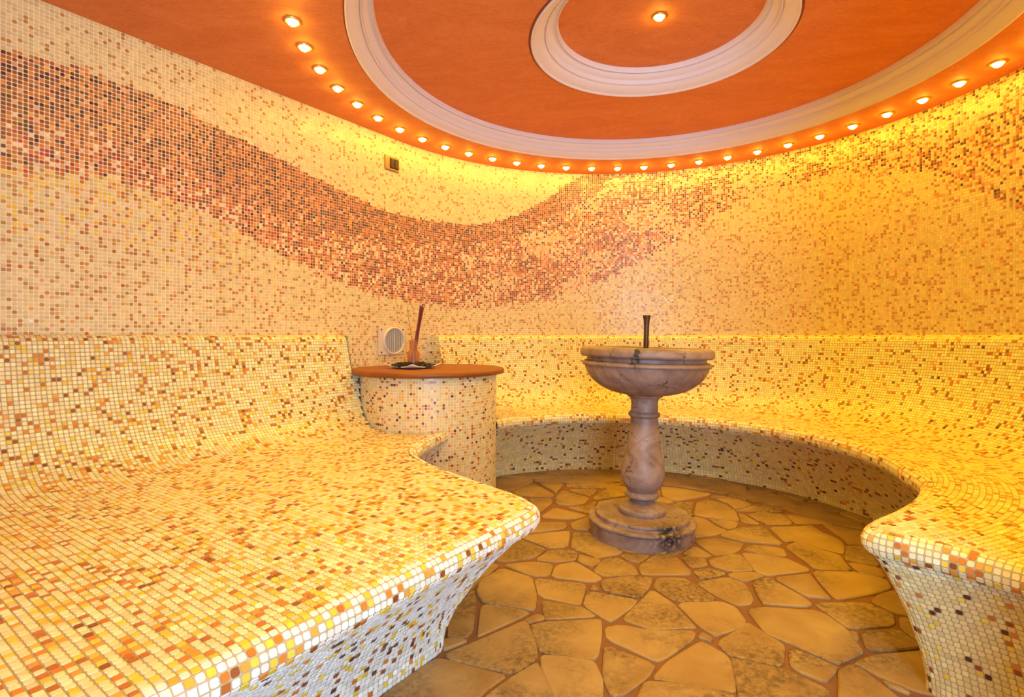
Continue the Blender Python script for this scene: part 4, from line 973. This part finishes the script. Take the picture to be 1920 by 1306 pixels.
# ------------------------------------------------------------------ round mosaic side table between the benches
table = empty('side_table', (*COLC, 0))
tag(table, 'round mosaic-clad side table with terracotta top between the two benches', 'table')
nz = int(round(.763/P)); na = int(round(2*math.pi*COLR/P)); an = np.linspace(0, 2*math.pi, na+1)
G = np.stack([np.stack([COLC[0]+COLR*np.cos(an), COLC[1]+COLR*np.sin(an), np.full(na+1, z)], -1) for z in np.linspace(0, .7555, nz+1)])
Q = grid_quads(G); c = Q[:, :, :2].mean(1)
Q = Q[(c @ N2-W0 > .003) & (np.linalg.norm(c-C2, axis=1) < R-.002)]
mosaic_at(table, Q, pick(len(Q), PALE), None, 300, 9.0, M_GROUT_WALL, 'column')
prf = [(0, .7555), (SLABR-.016, .7555), (SLABR-.008, .757), (SLABR-.002, .762), (SLABR, .772), (SLABR-.002, .781), (SLABR-.008, .788), (SLABR-.016, .79), (0, .79)]
V, F = [], []; m = len(prf); ns = 96
def in_room(p):
    u = N2 @ p-W0; d = p-C2; r = np.linalg.norm(d)
    if (E2 @ p) <= VT:
        if u < .003: p = p+N2*(.003-u)
    elif r > R-.003: p = C2+d*((R-.003)/r)
    return p
for i in range(ns):
    a = 2*math.pi*i/ns
    for r, z in prf: V.append((*(in_room(COLC+np.array([math.cos(a), math.sin(a)])*r)-COLC), z))
for i in range(ns):
    j = (i+1) % ns
    for k in range(m-1): F.append([i*m+k, j*m+k, j*m+k+1, i*m+k+1])
me = bpy.data.meshes.new('table_top'); me.from_pydata(V, [], F); bm = bmesh.new(); bm.from_mesh(me); bmesh.ops.remove_doubles(bm, verts=bm.verts, dist=1e-5); bmesh.ops.recalc_face_normals(bm, faces=bm.faces); bm.to_mesh(me); bm.free()
me.polygons.foreach_set('use_smooth', [True]*len(me.polygons))
try: me.set_sharp_from_angle(angle=math.radians(40))
except Exception: pass
tag(link('table_top', me, M_SLAB, table), 'rounded terracotta-coloured top')

# ------------------------------------------------------------------ marble basin
basin = empty('marble_basin', (.651, 2.70, .0)); basin.rotation_euler = (0, math.radians(1.5), 0)
tag(basin, 'weathered pink marble basin on a baluster pedestal in the middle of the stone floor', 'basin')
def turned(name, prof, mat, parent, n=96, sharp=32):
    p = catmull(prof, 4) if False else np.array(prof, float)
    o = lathe(name, [tuple(q) for q in p], mat, parent, (0, 0), n)
    try: o.data.set_sharp_from_angle(angle=math.radians(sharp))
    except Exception: pass
    return o
sm = lambda pts, per=5: [tuple(q) for q in catmull(pts, per)]
turned('plinth', [(0, -.006), (.256, -.006), (.257, .01), (.255, .058), (.257, .066)]+sm([(.262, .069), (.2655, .076), (.263, .084), (.256, .088)])+[(.234, .090), (.232, .094)]+sm([(.2325, .097), (.232, .108), (.227, .113), (.215, .1145)])+[(0, .1145)], M_MARBLE, basin)
turned('pedestal', [(0, .110), (.112, .110)]+sm([(.117, .116), (.119, .126), (.117, .137), (.110, .143)])+[(.100, .147)]+sm([(.098, .150), (.082, .157), (.062, .166), (.054, .176), (.055, .182)])+sm([(.072, .186), (.082, .192), (.084, .200), (.082, .209), (.074, .216)])
       + sm([(.071, .220), (.086, .238), (.100, .262), (.1085, .300), (.108, .325), (.101, .365), (.090, .408), (.080, .452), (.0725, .505), (.0685, .550), (.0665, .588)])
       + sm([(.072, .592), (.078, .598), (.079, .604), (.077, .611), (.070, .617)])+sm([(.0665, .620), (.066, .645), (.067, .672), (.074, .686), (.087, .695), (.091, .701)])+[(0.05, .712), (0, .712)], M_MARBLE, basin)
turned('bowl', [(0, .700), (.085, .700)]+sm([(.092, .702), (.150, .713), (.210, .735), (.255, .766), (.284, .798), (.300, .832), (.303, .845)])+sm([(.311, .846), (.317, .853), (.316, .862), (.306, .869)])+[(.294, .870), (.291, .872), (.290, .888), (.294, .890)]
       + sm([(.318, .891), (.327, .899), (.3285, .913), (.324, .929), (.312, .938), (.295, .940)])+sm([(.272, .937), (.262, .925), (.245, .885), (.19, .835), (.10, .800), (0.001, .790)]), M_MARBLE, basin, 128)
M_WATER_DARK = M_PIPE
turned('spout', [(0, .78), (.0125, .78), (.0125, .99), (.013, 1.05), (.015, 1.075), (.0185, 1.092), (.0195, 1.096), (.0195, 1.102), (.015, 1.102), (.011, 1.085), (.009, 1.05), (0, 1.05)], M_PIPE, basin, 24)
# the black crack down the rim's front
crk = []
for a0, z0 in ((-109.8, .9405), (-111.3, .933), (-110.3, .922), (-111.6, .910), (-110.8, .898), (-111.2, .888), (-110.0, .874)):
    crk.append((a0, z0))
def rim_r(z): return np.interp(z, [.872, .888, .892, .899, .913, .929, .938, .9405], [.291, .290, .318, .327, .3285, .324, .312, .300])
V, F = [], []
for i, (a0, z0) in enumerate(crk):
    w = [1.0, 1.7, 2.3, 1.6, 1.5, 1.8, .9][i]
    for s in (-1, 1):
        a = math.radians(a0+s*w); r = rim_r(z0)+.0035; V.append((r*math.cos(a), r*math.sin(a), z0))
    for s in (-1, 1):
        a = math.radians(a0+s*w); r = rim_r(z0)-.006; V.append((r*math.cos(a), r*math.sin(a), z0))
    if i:
        o = 4*(i-1); F += [[o, o+1, o+5, o+4], [o+2, o, o+4, o+6], [o+1, o+3, o+7, o+5]]
me = bpy.data.meshes.new('crack'); me.from_pydata(V, [], F); tag(link('crack', me, M_BLACK, basin), 'black crack down the front of the rim')

# ------------------------------------------------------------------ boxes and small fittings
def rbox(name, sx, sy, sz, mat, parent, loc=(0, 0, 0), bev=.002, seg=2):
    bm = bmesh.new(); bmesh.ops.create_cube(bm, size=1)
    for v in bm.verts: v.co = Vector((v.co.x*sx, v.co.y*sy, v.co.z*sz))
    if bev: bmesh.ops.bevel(bm, geom=bm.edges[:], offset=bev, segments=seg, affect='EDGES')
    me = bpy.data.meshes.new(name); bm.to_mesh(me); bm.free()
    o = link(name, me, mat, parent); o.location = loc; return o
def tube(name, pts, r, mat, parent=None, n=8, r1=None):
    pts = [Vector(p) for p in pts]; V, F = [], []
    for i, p in enumerate(pts):
        t = (pts[min(i+1, len(pts)-1)]-pts[max(i-1, 0)]).normalized(); a = t.orthogonal().normalized(); b = t.cross(a)
        rr = r if r1 is None else r+(r1-r)*i/(len(pts)-1)
        for k in range(n): V.append(p+(a*math.cos(2*math.pi*k/n)+b*math.sin(2*math.pi*k/n))*rr)
    for i in range(len(pts)-1):
        for k in range(n): F.append([i*n+k, i*n+(k+1) % n, (i+1)*n+(k+1) % n, (i+1)*n+k])
    F.append(list(range(n))[::-1]); F.append([(len(pts)-1)*n+k for k in range(n)])
    me = bpy.data.meshes.new(name); me.from_pydata([tuple(v) for v in V], [], F); return link(name, me, mat, parent)
def wall_empty(name, s, z, off=.002):
    p = wall_pt(np.array([s]), off)[0]
    if s <= VT: nn = N2
    else: nn = (C2-p)/np.linalg.norm(C2-p)
    return empty(name, (*p, z), math.atan2(nn[1], nn[0])+math.pi/2)      # local -y looks into the room, x along the wall
# wall vent
vent = wall_empty('wall_vent', 2.597, .962)
tag(vent, 'white square wall vent with a round slatted grille, above the side table', 'vent')
rbox('frame', .248, .014, .198, M_WHITE, vent, (0, -.007, 0), .004)
ringp = [(.100, 0), (.098, .012), (.090, .016), (.086, .012), (.085, 0)]
o = link('grille_ring', lathe_mesh([(a, b) for a, b in ringp], 'grille_ring', M_WHITE, 48), None, vent); o.rotation_euler = (math.pi/2, 0, 0); o.location = (.012, -.013, 0)
o = link('grille_disc', lathe_mesh([(.086, .002), (.05, .003), (.0005, .003)], 'grille_disc', M_GREY, 48), None, vent); o.rotation_euler = (math.pi/2, 0, 0); o.location = (.012, -.013, 0)
for i in range(9):
    x = -.068+i*.017; hh = 2*math.sqrt(max(.084**2-x*x, 0))
    q = rbox('slat', .011, .004, hh, M_GREY, vent, (.012+x, -.020, 0), .001, 1); q.rotation_euler = (0, 0, .5)
rbox('centre_bar', .004, .006, .166, M_WHITE, vent, (.012, -.022, 0), .001, 1)
for sx in (-1, 1):
    for sz in (-1, 1):
        o = link('screw', lathe_mesh([(.0055, 0), (.005, .003), (.0005, .0035)], 'screw', M_BLACK, 12), None, vent); o.rotation_euler = (math.pi/2, 0, 0); o.location = (sx*.100, -.0142, sz*.079)
# light switch plate high on the wall
sw = wall_empty('light_switch', 2.60, 2.218)
tag(sw, 'rectangular light switch plate with dark buttons high on the mosaic wall', 'switch')
rbox('frame', .135, .010, .104, M_STEEL, sw, (0, -.005, 0), .004)
rbox('inner_frame', .080, .004, .072, M_SWITCH, sw, (.018, -.011, 0), .001)
rbox('button', .034, .006, .062, M_SWITCH, sw, (-.001, -.0135, 0), .0015); rbox('button', .034, .006, .062, M_SWITCH, sw, (.037, -.0135, 0), .0015)

# plate with dried petals, scent bottle, reeds
PX, PY, PZ = -.632, 3.425, .7905
plate = empty('square_plate', (PX, PY, PZ), math.radians(45+9)); tag(plate, 'white square plate with upturned corners on the terracotta table top', 'plate')
V, F = [], []; n = 20; A = .129
for lay in (0, 1):
    for i in range(n+1):
        for j in range(n+1):
            x, y = (i/n*2-1), (j/n*2-1); r = max(abs(x), abs(y)); cr = min(abs(x), abs(y))
            z = .004+.010*max(0, (r-.45)/.55)**1.6+.021*(abs(x)*abs(y))**2.2
            cx, cy = x*A*(1-.05*(1-abs(y))*0), y*A
            k = 1-.10*(1-min(abs(x), abs(y))/max(r, 1e-6))*r
            V.append((cx*k, cy*k, z-(0 if lay == 0 else .004)))
m = n+1
for i in range(n):
    for j in range(n):
        a = i*m+j; F.append([a, a+m, a+m+1, a+1]); b = a+m*m; F.append([b, b+1, b+m+1, b+m])
for i in range(n):
    for a, b in ((i, i+1), (n*m+i+1, n*m+i), ((i+1)*m, i*m), (i*m+n, (i+1)*m+n)): F.append([a, b, b+m*m, a+m*m])
me = bpy.data.meshes.new('dish'); me.from_pydata(V, [], F); me.polygons.foreach_set('use_smooth', [True]*len(F))
link('dish', me, M_CERAMIC, plate)
bm = bmesh.new()
for i in range(420):
    a = rng.random()*2*math.pi; r = .040+.098*rng.random(); lx, ly = r*math.cos(a), r*math.sin(a)*.8
    if math.hypot(lx, ly) < .046: continue
    s = .008+.008*rng.random(); g = bmesh.ops.create_icosphere(bm, subdivisions=1, radius=s)
    rot = Matrix.Rotation(rng.random()*6, 3, Vector(rng.normal(size=3)).normalized()); h = .014+(.034*rng.random())*(1-r/.165)
    for v in g['verts']: v.co = rot @ Vector((v.co.x, v.co.y*.75, v.co.z*.35))+Vector((lx, ly, h))
me = bpy.data.meshes.new('dried_petals'); bm.to_mesh(me); bm.free()
o = link('dried_petals', me, M_PETAL); o.location = (PX, PY, PZ); tag(o, 'dark dried petals heaped on the white square plate', 'potpourri', None, 'stuff')
BX, BY = PX+.002, PY
bottle = empty('scent_bottle', (BX, BY, PZ+.006)); tag(bottle, 'small amber glass scent bottle standing among dark petals on the plate', 'bottle')
turned('glass', [(0, 0), (.036, 0)]+sm([(.039, .003), (.040, .012), (.040, .075), (.039, .092), (.033, .104), (.0255, .110)])+[(.0245, .113), (.0250, .168), (.0265, .170), (.0265, .174), (.022, .174), (.0215, .112), (.034, .100), (.0365, .075), (.0365, .004), (0, .004)], M_GLASS, bottle, 40)
tag(turned('oil', [(0, .005), (.0355, .005), (.0355, .040), (.034, .042), (0, .042)], M_LIQUID, bottle, 32), 'dark red scented oil in the bottom')
reed_tops = [(.050, .0, .378), (.058, .006, .372), (.046, -.008, .382), (.064, -.003, .366), (.053, .012, .374)]
for i, (dx, dy, hz) in enumerate(reed_tops):
    o = empty('scent_reed', (BX, BY, PZ+.02)); tag(o, 'dark red scent reed leaning right in the thick bundle in the bottle', 'reed', 'scent reeds leaning right in the bottle')
    tube('stick', [(-.014+i*.004, dy*.9, .03), (.006+.004*i, dy*.9, .14), (dx, dy, hz)], .0046, M_REED, o, 8)
o = empty('scent_reed', (BX, BY, PZ+.02)); tag(o, 'single thin dark reed leaning left in the amber scent bottle', 'reed')
tube('stick', [(.012, .006, .03), (-.006, .006, .15), (-.030, .004, .28), (-.040, .002, .375)], .0016, M_REED, o, 6)
